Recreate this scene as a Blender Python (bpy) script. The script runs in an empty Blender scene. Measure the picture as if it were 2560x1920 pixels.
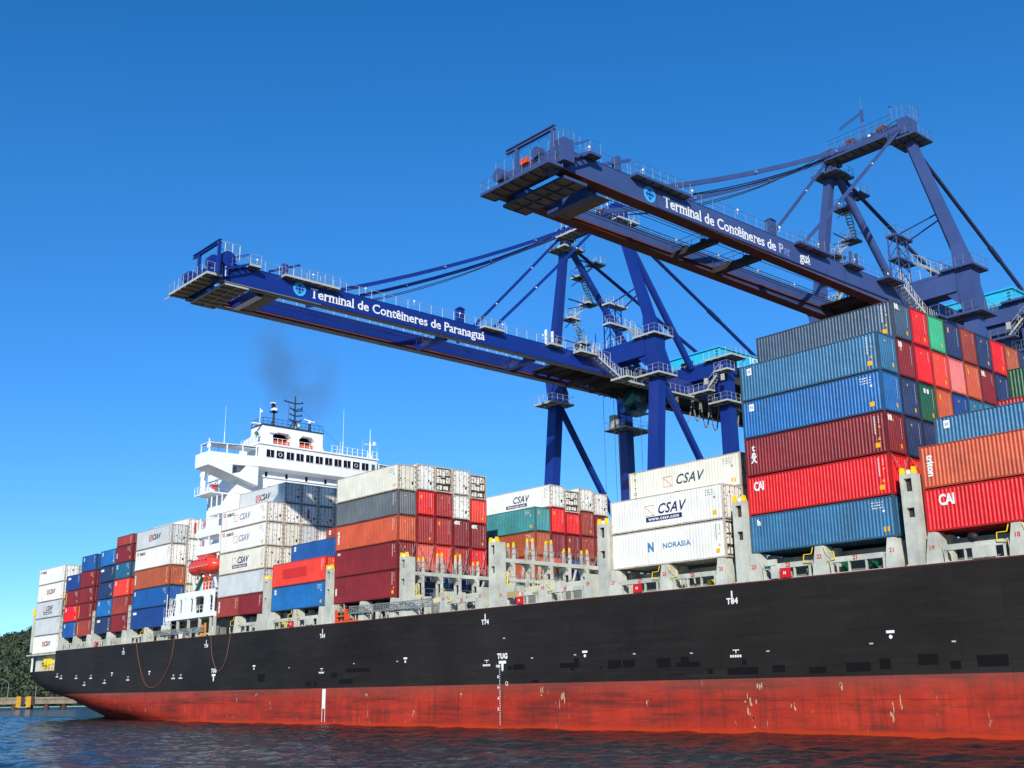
import bpy, math, random
from mathutils import Vector, Matrix
random.seed(7)
R = math.radians
scene = bpy.context.scene
COL = scene.collection

# ------------------------------------------------------------------ camera
CAM = Vector((52.278, -70.194, 3.040))
yaw, pitch, roll, fpx = 0.8473, 0.2686, -0.0133, 2813.18
cam_data = bpy.data.cameras.new('camera')
cam = bpy.data.objects.new('camera', cam_data)
COL.objects.link(cam)
_r = Vector((math.cos(yaw), math.sin(yaw), 0))
_f = Vector((-math.sin(yaw) * math.cos(pitch), math.cos(yaw) * math.cos(pitch), math.sin(pitch)))
_u = _r.cross(_f)
_r2 = _r * math.cos(roll) + _u * math.sin(roll)
_u2 = _u * math.cos(roll) - _r * math.sin(roll)
M = Matrix((_r2, _u2, -_f)).transposed().to_4x4()
M.translation = CAM
cam.matrix_world = M
cam_data.sensor_width = 36.0
cam_data.sensor_fit = 'HORIZONTAL'
cam_data.lens = fpx / 2560 * 36.0
cam_data.clip_start = 0.5
cam_data.clip_end = 12000
scene.camera = cam

# ------------------------------------------------------------------ sun, sky, exposure
SUN = Vector((0.614, -0.671, 0.416)).normalized()
elev = math.asin(SUN.z)
sun_data = bpy.data.lights.new('sun', 'SUN')
sun_data.energy = 4.2
sun_data.angle = R(0.53)
sun_data.color = (1.0, 0.95, 0.87)
sun = bpy.data.objects.new('sun', sun_data)
COL.objects.link(sun)
sun.rotation_euler = SUN.to_track_quat('Z', 'Y').to_euler()
world = bpy.data.worlds.new('World')
scene.world = world
world.use_nodes = True
wt = world.node_tree
wt.nodes.clear()
w_out = wt.nodes.new('ShaderNodeOutputWorld')
w_bg = wt.nodes.new('ShaderNodeBackground')
w_sky = wt.nodes.new('ShaderNodeTexSky')
w_sky.sky_type = 'NISHITA'
w_sky.sun_disc = False
w_sky.sun_elevation = elev
w_sky.sun_rotation = math.atan2(SUN.x, SUN.y)
w_sky.air_density = 1.0
w_sky.dust_density = 0.0
w_sky.ozone_density = 3.0
w_sky.altitude = 1500.0
w_hs = wt.nodes.new('ShaderNodeHueSaturation')
w_hs.inputs['Saturation'].default_value = 1.32
w_hs.inputs['Hue'].default_value = 0.504
w_hs.inputs['Value'].default_value = 1.02
wt.links.new(w_sky.outputs[0], w_hs.inputs['Color'])
w_tc = wt.nodes.new('ShaderNodeTexCoord'); w_sp = wt.nodes.new('ShaderNodeSeparateXYZ'); w_cr = wt.nodes.new('ShaderNodeValToRGB'); w_mx = wt.nodes.new('ShaderNodeMix')
w_cr.color_ramp.elements[0].position = 0.0; w_cr.color_ramp.elements[0].color = (0.42, 0.66, 0.86, 1)     # tint multiplied in: sky darker and bluer toward the horizon
w_cr.color_ramp.elements[1].position = 0.42; w_cr.color_ramp.elements[1].color = (1, 1, 1, 1)
w_mx.data_type = 'RGBA'; w_mx.blend_type = 'MULTIPLY'; w_mx.inputs[0].default_value = 1.0
wt.links.new(w_tc.outputs['Generated'], w_sp.inputs[0]); wt.links.new(w_sp.outputs[2], w_cr.inputs[0])
wt.links.new(w_hs.outputs[0], w_mx.inputs[6]); wt.links.new(w_cr.outputs[0], w_mx.inputs[7])
wt.links.new(w_mx.outputs[2], w_bg.inputs[0])
w_bg.inputs[1].default_value = 0.145
wt.links.new(w_bg.outputs[0], w_out.inputs[0])
scene.view_settings.view_transform = 'Standard'
scene.view_settings.look = 'None'
scene.view_settings.exposure = 0.3
scene.view_settings.gamma = 1.0
scene.render.engine = 'CYCLES'
scene.cycles.max_bounces = 6
scene.cycles.volume_step_rate = 2.0

# ------------------------------------------------------------------ helpers
def tag(o, label=None, cat=None, group=None, kind=None):
    if label: o['label'] = label
    if cat: o['category'] = cat
    if group: o['group'] = group
    if kind: o['kind'] = kind
    return o

def empty(name, loc=(0, 0, 0), label=None, cat=None, group=None, parent=None):
    o = bpy.data.objects.new(name, None)
    o.empty_display_size = 0.5
    COL.objects.link(o)
    o.location = loc
    if parent: o.parent = parent
    return tag(o, label, cat, group)

def link_mesh(name, me, parent=None, loc=None):
    o = bpy.data.objects.new(name, me)
    COL.objects.link(o)
    if parent: o.parent = parent
    if loc is not None: o.location = loc
    return o

class MB:
    def __init__(s):
        s.v = []; s.f = []; s.m = []; s.sm = []
    def add(s, vs, fs, m=0, smooth=False):
        n = len(s.v)
        s.v += [tuple(a) for a in vs]
        for f in fs:
            s.f.append(tuple(n + i for i in f)); s.m.append(m); s.sm.append(smooth)
        return s
    def box(s, x0, x1, y0, y1, z0, z1, m=0):
        vs = [(x0, y0, z0), (x1, y0, z0), (x1, y1, z0), (x0, y1, z0), (x0, y0, z1), (x1, y0, z1), (x1, y1, z1), (x0, y1, z1)]
        return s.add(vs, [(0, 3, 2, 1), (4, 5, 6, 7), (0, 1, 5, 4), (1, 2, 6, 5), (2, 3, 7, 6), (3, 0, 4, 7)], m)
    def hexa(s, b, t, m=0):
        return s.add(list(b) + list(t), [(0, 3, 2, 1), (4, 5, 6, 7), (0, 1, 5, 4), (1, 2, 6, 5), (2, 3, 7, 6), (3, 0, 4, 7)], m)
    def frustum(s, c0, w0, c1, w1, m=0):
        b = [(c0[0] + a * w0[0] / 2, c0[1] + d * w0[1] / 2, c0[2]) for a, d in ((-1, -1), (1, -1), (1, 1), (-1, 1))]
        t = [(c1[0] + a * w1[0] / 2, c1[1] + d * w1[1] / 2, c1[2]) for a, d in ((-1, -1), (1, -1), (1, 1), (-1, 1))]
        return s.hexa(b, t, m)
    def beam(s, p0, p1, w, h=None, m=0):
        h = h or w
        p0 = Vector(p0); p1 = Vector(p1); d = (p1 - p0).normalized()
        up = Vector((0, 0, 1)) if abs(d.z) < 0.95 else Vector((0, 1, 0))
        a = d.cross(up).normalized() * (w / 2); b = a.cross(d).normalized() * (h / 2)
        q = [-a - b, a - b, a + b, -a + b]
        return s.hexa([p0 + k for k in q], [p1 + k for k in q], m)
    def tube(s, p0, p1, r0, r1=None, n=10, m=0, caps=True):
        r1 = r0 if r1 is None else r1
        p0 = Vector(p0); p1 = Vector(p1); d = (p1 - p0).normalized()
        up = Vector((0, 0, 1)) if abs(d.z) < 0.95 else Vector((0, 1, 0))
        a = d.cross(up).normalized(); b = a.cross(d).normalized()
        vs = []
        for p, r in ((p0, r0), (p1, r1)):
            for i in range(n):
                t = 2 * math.pi * i / n
                vs.append(p + a * (r * math.cos(t)) + b * (r * math.sin(t)))
        s.add(vs, [(i, (i + 1) % n, n + (i + 1) % n, n + i) for i in range(n)], m, n > 5)
        if caps:
            s.add(vs, [tuple(range(n))[::-1], tuple(range(n, 2 * n))], m)
        return s
    def path(s, pts, r, n=5, m=0):
        for i in range(len(pts) - 1): s.tube(pts[i], pts[i + 1], r, n=n, m=m, caps=False)
        return s
    def quad(s, a, b, c, d, m=0):
        return s.add([a, b, c, d], [(0, 1, 2, 3)], m)
    def prism(s, pts, ax, d0, d1, m=0):
        # pts: 2-D polygon, extruded along axis ax between d0 and d1
        def P(p, d):
            return {'x': (d, p[0], p[1]), 'y': (p[0], d, p[1]), 'z': (p[0], p[1], d)}[ax]
        n = len(pts)
        vs = [P(p, d0) for p in pts] + [P(p, d1) for p in pts]
        s.add(vs, [tuple(range(n))[::-1], tuple(range(n, 2 * n))] + [(i, (i + 1) % n, n + (i + 1) % n, n + i) for i in range(n)], m)
        return s
    def rail(s, pts, h=1.05, step=1.5, r=0.028, m=0, mid=True):
        for i in range(len(pts) - 1):
            a = Vector(pts[i]); b = Vector(pts[i + 1]); L = (b - a).length
            k = max(1, round(L / step))
            for j in range(k + 1):
                p = a.lerp(b, j / k)
                s.tube(p, p + Vector((0, 0, h)), r, n=4, m=m, caps=False)
            s.tube(a + Vector((0, 0, h)), b + Vector((0, 0, h)), r, n=4, m=m, caps=False)
            if mid: s.tube(a + Vector((0, 0, h * .5)), b + Vector((0, 0, h * .5)), r * .8, n=4, m=m, caps=False)
        return s
    def ball(s, c, r, m=0, n=8, k=5, sc=(1, 1, 1)):
        vs = []; fs = []
        for j in range(k + 1):
            ph = math.pi * j / k
            for i in range(n):
                t = 2 * math.pi * i / n
                vs.append((c[0] + sc[0] * r * math.sin(ph) * math.cos(t), c[1] + sc[1] * r * math.sin(ph) * math.sin(t), c[2] + sc[2] * r * math.cos(ph)))
        for j in range(k):
            for i in range(n):
                fs.append((j * n + i, (j + 1) * n + i, (j + 1) * n + (i + 1) % n, j * n + (i + 1) % n))
        return s.add(vs, fs, m, True)
    def mesh(s, name, mats):
        me = bpy.data.meshes.new(name)
        me.from_pydata(s.v, [], s.f)
        for mt in (mats if isinstance(mats, (list, tuple)) else [mats]): me.materials.append(mt)
        me.polygons.foreach_set('material_index', s.m)
        me.polygons.foreach_set('use_smooth', s.sm)
        me.update()
        return me
    def build(s, name, mats, parent=None, loc=None):
        return link_mesh(name, s.mesh(name, mats), parent, loc)

# ------------------------------------------------------------------ materials
def srgb(c):
    return tuple(((x / 255) / 12.92 if x / 255 <= .04045 else ((x / 255 + .055) / 1.055) ** 2.4) for x in c)

_mats = {}
def paint(name, rgb, rough=0.5, wear=0.25, rust=0.0, streak=True, metal=0.0, scale=1.0, lin=False, spec=0.4):
    """painted steel: base colour with faded blotches, vertical dirt runs and rust spots, shifted per object"""
    if name in _mats: return _mats[name]
    m = bpy.data.materials.new(name); m.use_nodes = True
    nt = m.node_tree; nd = nt.nodes; lk = nt.links
    b = nd['Principled BSDF']
    c = rgb if lin else srgb(rgb)
    tc = nd.new('ShaderNodeTexCoord'); oi = nd.new('ShaderNodeObjectInfo')
    off = nd.new('ShaderNodeVectorMath'); off.operation = 'MULTIPLY_ADD'
    off.inputs[1].default_value = (1, 1, 1)
    cmb = nd.new('ShaderNodeCombineXYZ')
    mul = nd.new('ShaderNodeMath'); mul.operation = 'MULTIPLY'; mul.inputs[1].default_value = 83.0
    lk.new(oi.outputs['Random'], mul.inputs[0]); lk.new(mul.outputs[0], cmb.inputs[0]); lk.new(mul.outputs[0], cmb.inputs[1])
    lk.new(tc.outputs['Object'], off.inputs[0]); lk.new(cmb.outputs[0], off.inputs[2])
    n1 = nd.new('ShaderNodeTexNoise'); n1.inputs['Scale'].default_value = 0.45 * scale; n1.inputs['Detail'].default_value = 6; n1.inputs['Roughness'].default_value = .65
    lk.new(off.outputs[0], n1.inputs['Vector'])
    r1 = nd.new('ShaderNodeMapRange'); r1.inputs[1].default_value = .35; r1.inputs[2].default_value = .7
    r1.inputs[3].default_value = 1 - wear * .75; r1.inputs[4].default_value = 1 + wear * .45
    lk.new(n1.outputs['Fac'], r1.inputs[0])
    mx = nd.new('ShaderNodeMix'); mx.data_type = 'RGBA'; mx.blend_type = 'MULTIPLY'; mx.inputs[0].default_value = 1.0
    mx.inputs[6].default_value = (*c, 1)
    lk.new(r1.outputs[0], mx.inputs[7])
    last = mx.outputs[2]
    if streak:
        mp = nd.new('ShaderNodeMapping'); mp.inputs['Scale'].default_value = (3.2 * scale, 3.2 * scale, 0.22 * scale)
        lk.new(off.outputs[0], mp.inputs[0])
        n2 = nd.new('ShaderNodeTexNoise'); n2.inputs['Scale'].default_value = 1.0; n2.inputs['Detail'].default_value = 5
        lk.new(mp.outputs[0], n2.inputs['Vector'])
        r2 = nd.new('ShaderNodeMapRange'); r2.inputs[1].default_value = .52; r2.inputs[2].default_value = .75; r2.inputs[4].default_value = wear
        lk.new(n2.outputs['Fac'], r2.inputs[0])
        m2 = nd.new('ShaderNodeMix'); m2.data_type = 'RGBA'
        lk.new(r2.outputs[0], m2.inputs[0]); lk.new(last, m2.inputs[6])
        m2.inputs[7].default_value = (c[0] * .45 + .03, c[1] * .4 + .025, c[2] * .38 + .02, 1)
        last = m2.outputs[2]
    if rust > 0:
        n3 = nd.new('ShaderNodeTexNoise'); n3.inputs['Scale'].default_value = 2.3 * scale; n3.inputs['Detail'].default_value = 8; n3.inputs['Roughness'].default_value = .75
        lk.new(off.outputs[0], n3.inputs['Vector'])
        r3 = nd.new('ShaderNodeMapRange'); r3.inputs[1].default_value = .72 - rust * .3; r3.inputs[2].default_value = .78 - rust * .25
        lk.new(n3.outputs['Fac'], r3.inputs[0])
        m3 = nd.new('ShaderNodeMix'); m3.data_type = 'RGBA'
        lk.new(r3.outputs[0], m3.inputs[0]); lk.new(last, m3.inputs[6]); m3.inputs[7].default_value = (.11, .045, .02, 1)
        last = m3.outputs[2]
    lk.new(last, b.inputs['Base Color'])
    if streak and scale == 1.0:
        nb = nd.new('ShaderNodeTexNoise'); nb.inputs['Scale'].default_value = 1.4; nb.inputs['Detail'].default_value = 3; lk.new(off.outputs[0], nb.inputs['Vector'])
        bp = nd.new('ShaderNodeBump'); bp.inputs['Strength'].default_value = .6; bp.inputs['Distance'].default_value = .05
        lk.new(nb.outputs['Fac'], bp.inputs['Height']); lk.new(bp.outputs[0], b.inputs['Normal'])
    b.inputs['Roughness'].default_value = rough
    b.inputs['Metallic'].default_value = metal
    b.inputs['Specular IOR Level'].default_value = spec
    _mats[name] = m
    return m

def glassy(name, rgb):
    m = paint(name, rgb, rough=.12, wear=.1, streak=False, spec=.6)
    return m

PAL = dict(red=(222, 22, 26), cred=(232, 62, 44), orange=(196, 84, 50), salmon=(222, 96, 84), pink=(228, 118, 112), maroon=(128, 28, 32),
           dkred=(160, 34, 36), brownred=(150, 56, 44), brown=(168, 82, 48), blue=(46, 106, 144), bblue=(26, 102, 166), tealblue=(34, 92, 126),
           navy=(34, 52, 92), slate=(58, 82, 104), hblue=(24, 82, 148), dblue=(26, 62, 128), teal=(62, 138, 140), green=(54, 168, 120), dkgreen=(24, 84, 58),
           grey=(98, 104, 108), white=(240, 237, 224), cream=(228, 224, 204), lgrey=(204, 207, 204), cyanblue=(52, 130, 176))
def cpaint(k):
    w = k in ('white', 'cream', 'lgrey')
    return paint('container_paint_' + k, PAL[k], rough=.42, wear=.17 if w else .3, rust=.16 if not w else .04)
STEEL_DARK = paint('weathered_steel_and_slot_shade', (62, 54, 48), rough=.7, wear=.5, rust=.5)
WHITE_LET = paint('white_lettering', (236, 236, 232), rough=.5, wear=.08, streak=False)
NAVY_LET = paint('navy_lettering', (28, 44, 92), rough=.5, wear=.15, streak=False)
GREY_LET = paint('slate_lettering', (50, 84, 98), rough=.5, wear=.2, streak=False)
PALE_LET = paint('faded_lettering', (176, 180, 190), rough=.5, wear=.3, streak=False)
BLACK_LET = paint('black_lettering', (40, 40, 42), rough=.5, wear=.15, streak=False)
RED_LET = paint('red_lettering', (205, 60, 54), rough=.5, wear=.2, streak=False)
PALE_RED = paint('faded_red_lettering', (222, 170, 158), rough=.5, wear=.2, streak=False)
YELLOW = paint('yellow_paint', (244, 208, 24), rough=.5, wear=.15, streak=False)
AMBER = paint('amber_sticker', (240, 176, 30), rough=.5, wear=.1, streak=False)
SHIPGREY = paint('pale_grey_deck_paint', (196, 197, 182), rough=.55, wear=.38, rust=.26)
COAMING = paint('grey_coaming_paint', (126, 130, 124), rough=.6, wear=.4, rust=.15)
SHIPWHITE = paint('white_superstructure_paint', (236, 238, 238), rough=.4, wear=.06, rust=0)
BLACK = paint('black_paint', (28, 30, 36), rough=.6, wear=.2)
REDBOX = paint('red_box_paint', (205, 28, 34), rough=.4, wear=.1, streak=False)
ORANGE = paint('orange_paint', (226, 78, 30), rough=.45, wear=.15, streak=False)
LIFEORANGE = paint('lifeboat_orange', (228, 66, 48), rough=.3, wear=.12, streak=False)
GREENP = paint('green_paint', (24, 100, 66), rough=.5, wear=.2, streak=False)
GALV = paint('galvanised_steel', (150, 152, 150), rough=.5, wear=.3, metal=.3, streak=False)
DARKGLASS = glassy('dark_window_glass', (26, 26, 40))
ROD = paint('lashing_rod_steel', (134, 124, 118), rough=.6, wear=.4, rust=.3, streak=False)

# ------------------------------------------------------------------ lettering (mesh text)
_txt = {}
def text_mesh(body, size, mat, bold=0.0, shear=0.0, sx=1.0, space=1.0, line=1.0, align='CENTER', depth=0.006):
    key = (body, size, mat.name, bold, shear, sx, space, line, align)
    if key in _txt: return _txt[key]
    cu = bpy.data.curves.new('lettering', 'FONT')
    cu.body = body; cu.size = size; cu.offset = bold; cu.shear = shear; cu.space_character = space; cu.space_line = line
    cu.align_x = align; cu.align_y = 'CENTER'; cu.extrude = depth; cu.resolution_u = 3
    o = bpy.data.objects.new('lettering_tmp', cu)
    COL.objects.link(o)
    dg = bpy.context.evaluated_depsgraph_get()
    me = bpy.data.meshes.new_from_object(o.evaluated_get(dg))
    bpy.data.objects.remove(o); bpy.data.curves.remove(cu)
    if sx != 1.0: me.transform(Matrix.Diagonal((sx, 1, 1, 1)))
    me.materials.clear(); me.materials.append(mat); me.name = 'lettering'
    _txt[key] = me
    return me
FRONT = Matrix(((1, 0, 0), (0, 0, -1), (0, 1, 0))).to_4x4()      # reads on a face looking to -Y
SIDE = Matrix(((0, 0, 1), (1, 0, 0), (0, 1, 0))).to_4x4()        # reads on a face looking to +X
def letter(body, size, mat, parent, loc, face='y', name='lettering', **k):
    me = text_mesh(body, size, mat, **k)
    o = link_mesh(name, me, parent)
    o.matrix_local = Matrix.Translation(loc) @ (FRONT if face == 'y' else SIDE)
    return o

# ------------------------------------------------------------------ setting: water, quay, hill, far pier
def make_water():
    m = bpy.data.materials.new('harbour_water'); m.use_nodes = True
    nt = m.node_tree; nd = nt.nodes; lk = nt.links; b = nd['Principled BSDF']
    b.inputs['Base Color'].default_value = (0.009, 0.017, 0.016, 1)
    b.inputs['Roughness'].default_value = 0.09
    b.inputs['IOR'].default_value = 1.33
    geo = nd.new('ShaderNodeNewGeometry')
    def noise(sc, rot, scale, detail, rough=.55, dist=0.0):
        mp = nd.new('ShaderNodeMapping'); mp.inputs['Scale'].default_value = sc; mp.inputs['Rotation'].default_value = (0, 0, rot)
        lk.new(geo.outputs['Position'], mp.inputs[0])
        n = nd.new('ShaderNodeTexNoise'); n.inputs['Scale'].default_value = scale; n.inputs['Detail'].default_value = detail
        n.inputs['Roughness'].default_value = rough; n.inputs['Distortion'].default_value = dist
        lk.new(mp.outputs[0], n.inputs['Vector']); return n.outputs['Fac']
    a = noise((1, .5, 1), .85, 1.5, 6, .65, .5)
    c = noise((1, .7, 1), .4, 3.2, 4, .6)
    ad = nd.new('ShaderNodeMath'); ad.operation = 'MULTIPLY_ADD'; ad.inputs[1].default_value = .22
    lk.new(c, ad.inputs[0]); lk.new(a, ad.inputs[2])
    bp = nd.new('ShaderNodeBump'); bp.inputs['Strength'].default_value = 1.0; bp.inputs['Distance'].default_value = .26
    lk.new(ad.outputs[0], bp.inputs['Height']); lk.new(bp.outputs[0], b.inputs['Normal'])
    import numpy as np
    def axis(lo, hi, step, far_lo, far_hi):
        c = list(np.arange(lo, hi + 1e-6, step)); d = step
        while c[-1] < far_hi: d *= 1.35; c.append(c[-1] + d)
        d = step
        while c[0] > far_lo: d *= 1.35; c.insert(0, c[0] - d)
        return np.array(c)
    xs = axis(-230, 56, .5, -6000, 3000); ys = axis(-66, 2, .36, -3000, 7000)
    X, Y = np.meshgrid(xs, ys, indexing='ij')
    rs = np.random.RandomState(4); Z = np.zeros_like(X)
    for lam, amp, nw in ((9.0, .016, 5), (4.5, .018, 8), (2.6, .013, 12), (1.5, .012, 14)):
        for q in range(nw):
            l_ = lam * rs.uniform(.75, 1.3); a_ = rs.normal(2.05, .75); ph = rs.uniform(0, 6.28)
            Z += amp * rs.uniform(.5, 1.2) * np.sin(2 * np.pi / l_ * (X * np.cos(a_) + Y * np.sin(a_)) + ph + .6 * np.sin(X * .11 + ph) + .5 * np.sin(Y * .17 + 2 * ph))
    fade = np.clip((X + 330) / 120, 0, 1) * np.clip((70 - X) / 12, 0, 1) * np.clip((Y + 70) / 4, 0, 1) * np.clip((12 - Y) / 12, 0, 1)
    Z = Z * fade
    nx, ny = X.shape
    me = bpy.data.meshes.new('water')
    co = np.stack([X, Y, Z], -1).reshape(-1, 3).astype(np.float32)
    idx = np.arange(nx * ny).reshape(nx, ny)
    f = np.stack([idx[:-1, :-1], idx[1:, :-1], idx[1:, 1:], idx[:-1, 1:]], -1).reshape(-1, 4)
    me.vertices.add(len(co)); me.vertices.foreach_set('co', co.ravel())
    me.loops.add(f.size); me.loops.foreach_set('vertex_index', f.ravel().astype(np.int32))
    me.polygons.add(len(f)); me.polygons.foreach_set('loop_start', np.arange(0, f.size, 4, dtype=np.int32)); me.polygons.foreach_set('use_smooth', np.ones(len(f), dtype=bool))
    me.update(calc_edges=True); me.materials.append(m)
    o = link_mesh('water', me); tag(o, kind='structure')
make_water()

def make_quay():
    m = paint('quay_concrete', (120, 116, 106), rough=.85, wear=.4)
    mb = MB(); mb.box(-140, 220, 34.0, 120, -3, 3.0)
    tag(mb.build('quay', m), kind='structure')
make_quay()

def make_hill():
    m = paint('hill_earth', (52, 60, 34), rough=.9, wear=.4, streak=False, scale=.05)
    # ridge far behind the stern; built in polar coordinates round the bay
    def pt(az, d):
        return CAM.x + d * math.cos(az), CAM.y + d * math.sin(az)
    prof = [(2.50, 4), (2.62, 28), (2.70, 43), (2.76, 46), (2.796, 42), (2.816, 38.5), (2.8234, 36), (2.8282, 35), (2.8353, 30.5), (2.8391, 31), (2.8677, 30.5), (2.95, 28), (3.05, 24)]
    def crest(az):
        for i in range(len(prof) - 1):
            if prof[i][0] <= az <= prof[i + 1][0]:
                t = (az - prof[i][0]) / (prof[i + 1][0] - prof[i][0])
                return prof[i][1] * (1 - t) + prof[i + 1][1] * t
        return 8
    rnd = random.Random(3)
    NA, ND = 90, 26
    vs = []
    for i in range(NA + 1):
        az = 2.50 + (3.05 - 2.50) * i / NA
        for j in range(ND + 1):
            t = j / ND
            d = 560 + 330 * t
            h = crest(az) * (d / 700) * (math.sin(min(1, t * 1.35) * math.pi / 2) ** .9) * (1 if t < .74 else 1 - (t - .74) * 1.2)
            h += 2.5 * math.sin(az * 160 + t * 9) * t + rnd.uniform(-1, 1) * t
            x, y = pt(az, d)
            vs.append((x, y, h + .3))
    fs = []
    for i in range(NA):
        for j in range(ND):
            a = i * (ND + 1) + j
            fs.append((a, a + ND + 1, a + ND + 2, a + 1))
    mb = MB(); mb.add(vs, fs, 0, True)
    tag(mb.build('hill', m), kind='structure')
    # the wood on it, one mass of leaf clumps
    fm = bpy.data.materials.new('forest_leaves'); fm.use_nodes = True
    nt = fm.node_tree; nd = nt.nodes; lk = nt.links; b = nd['Principled BSDF']
    at = nd.new('ShaderNodeAttribute'); at.attribute_name = 'tone'
    cr = nd.new('ShaderNodeValToRGB')
    cr.color_ramp.elements[0].color = (.020, .034, .014, 1); cr.color_ramp.elements[1].color = (.070, .084, .034, 1)
    e = cr.color_ramp.elements.new(.55); e.color = (.036, .058, .020, 1)
    lk.new(at.outputs['Fac'], cr.inputs[0]); lk.new(cr.outputs[0], b.inputs['Base Color']); b.inputs['Roughness'].default_value = .7
    fb = MB(); tone = []
    for k in range(6500):
        i = rnd.uniform(NA * .35, NA); j = rnd.uniform(0, ND * .86)
        az = 2.50 + .55 * i / NA
        if az < 2.6 : continue
        t = j / ND; d = 560 + 330 * t
        v = vs[int(i) * (ND + 1) + int(j)]
        x, y = pt(az, d)
        r = rnd.uniform(1.8, 4.2)
        cz = v[2] + r * .5
        tn = rnd.random()
        # crown: irregular leaf clumps, small tilted faces spread through a squashed ball
        n0 = len(fb.f)
        for q in range(46 if az > 2.775 else 7):
            ph = rnd.uniform(0, 6.28); ct = rnd.uniform(-.3, 1); st = math.sqrt(max(0, 1 - ct * ct))
            rr = r * rnd.uniform(.7, 1.05)
            c = Vector((x + rr * st * math.cos(ph), y + rr * st * math.sin(ph), cz + rr * ct * .8))
            n = (c - Vector((x, y, cz))).normalized() + Vector((rnd.uniform(-.5, .5), rnd.uniform(-.5, .5), rnd.uniform(-.3, .6)))
            n.normalize()
            a = n.orthogonal().normalized(); bb = n.cross(a)
            s1 = r * (rnd.uniform(.11, .24) if az > 2.775 else .4); an = rnd.uniform(0, 3)
            a2 = (a * math.cos(an) + bb * math.sin(an)) * s1; b2 = (bb * math.cos(an) - a * math.sin(an)) * s1 * rnd.uniform(.6, 1)
            fb.quad(c - a2, c - b2, c + a2, c + b2)
        tone += [min(1, max(0, tn * .8 + rnd.uniform(-.15, .25))) for _ in range(len(fb.f) - n0)]
    me = fb.mesh('forest', fm)
    atr = me.attributes.new('tone', 'FLOAT', 'FACE')
    atr.data.foreach_set('value', tone)
    o = link_mesh('forest', me); tag(o, 'dense dark green wood covering the hill behind the stern', 'forest', kind='stuff')
make_hill()

def make_pier():
    conc = paint('pier_concrete', (146, 134, 112), rough=.9, wear=.45)
    pile = paint('pier_pile', (92, 66, 52), rough=.9, wear=.5)
    # long low pier seen across the basin
    A = Vector((-395.3, -38.8, 0)); B = Vector((-354.3, 84.6, 0))
    d = (B - A).normalized(); nrm = Vector((-d.y, d.x, 0))
    root = empty('pier', A, 'low concrete pier on short piles beyond the stern, below the wooded hill', 'pier')
    L = (B - A).length
    rot = math.atan2(d.y, d.x)
    root.rotation_euler = (0, 0, rot)
    mb = MB(); mb.box(0, L, 0, 14, 1.75, 3.95); mb.box(0, L, -.25, -.004, 3.3, 4.0); mb.build('deck_slab', conc, root)
    x = 2.0
    while x < L:
        for yy in (1.2, 9):
            p = MB(); p.tube((x, yy, -1.5), (x, yy, 1.75), .75 + .2 * random.random(), n=8); p.build('pile', pile, root)
        x += 5.2 + random.uniform(-1, 1)
    for x in (L - 19.6, L - 16.4):
        p = MB(); p.box(x, x + 1.5, -.7, -.26, .7, 4.3); p.box(x + 1.6, x + 2.5, -.5, -.3, 1.4, 4.2, 1)
        p.build('fender_panel', [paint('yellow_fender', (206, 152, 34), rough=.6, wear=.35), STEEL_DARK], root)
    for k, (x, hgt) in enumerate(((L - 22.4, 4.7), (L - 13.6, 3.8))):
        P = root.matrix_basis @ Vector((x, 1, 3.95))
        l = empty('street_lamp', P, 'tall curved-arm lamp post on the far pier, leftmost' if k == 0 else 'short straight pole standing on the far pier beside the hull', 'lamp post')
        l.rotation_euler = (0, 0, rot)
        p = MB(); p.tube((0, 0, 0), (0, 0, hgt), .12, .08, n=6)
        if k == 0: p.path([(0, 0, hgt), (-.8, 0, hgt + .9), (-2.2, 0, hgt + 1.5), (-3.2, 0, hgt + 1.6)], .07)
        p.build('pole', GALV, l)
        if k == 0:
            p = MB(); p.box(-3.9, -3.0, -.2, .2, hgt + 1.5, hgt + 1.7); p.build('lamp_head', GALV, l)
root_pier = make_pier()

# ------------------------------------------------------------------ the ship
SHIP = empty('container_ship', (0, 0, 0), 'huge black hulled container ship with red bottom paint and white bridge house', 'ship')
Y0, YC, HW = -0.5, 16.0, 16.5
def lerp_tab(tab, z):
    if z <= tab[0][0]: return tab[0][1]
    for i in range(len(tab) - 1):
        if z <= tab[i + 1][0]:
            t = (z - tab[i][0]) / (tab[i + 1][0] - tab[i][0]); return tab[i][1] * (1 - t) + tab[i + 1][1] * t
    return tab[-1][1]
XF = [(-3, -80), (0, -88), (3, -97), (3.9, -100), (11, -100)]
XE = [(-3, -154), (0, -160), (1, -160.4), (2, -158.6), (3, -157), (3.9, -159.6), (4.6, -162.3), (5.5, -163.3), (6.3, -163), (7, -162.7), (11, -162.8)]
NN = [(-3, 1.4), (0, 1.8), (1, 2.5), (2, 3.6), (3, 5.2), (3.9, 7.2), (4.6, 9.5), (5.5, 13), (6.3, 18), (7, 22), (7.65, 25), (8, 26), (11, 30)]
def plan(z, n=46):
    xf, xe, p = lerp_tab(XF, z), lerp_tab(XE, z), lerp_tab(NN, z)
    dense = []
    for i in range(2001):
        t = i / 2000
        dense.append((xf - (xf - xe) * t, Y0 + HW * t ** p))
    S = [0]
    for i in range(2000):
        S.append(S[-1] + math.hypot((dense[i + 1][0] - dense[i][0]) * .55, (dense[i + 1][1] - dense[i][1]) * 1.3))
    out = []; k = 0
    for j in range(n + 1):
        tgt = S[-1] * j / n
        while k < 2000 and S[k] < tgt: k += 1
        out.append(dense[k])
    return out
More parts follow.
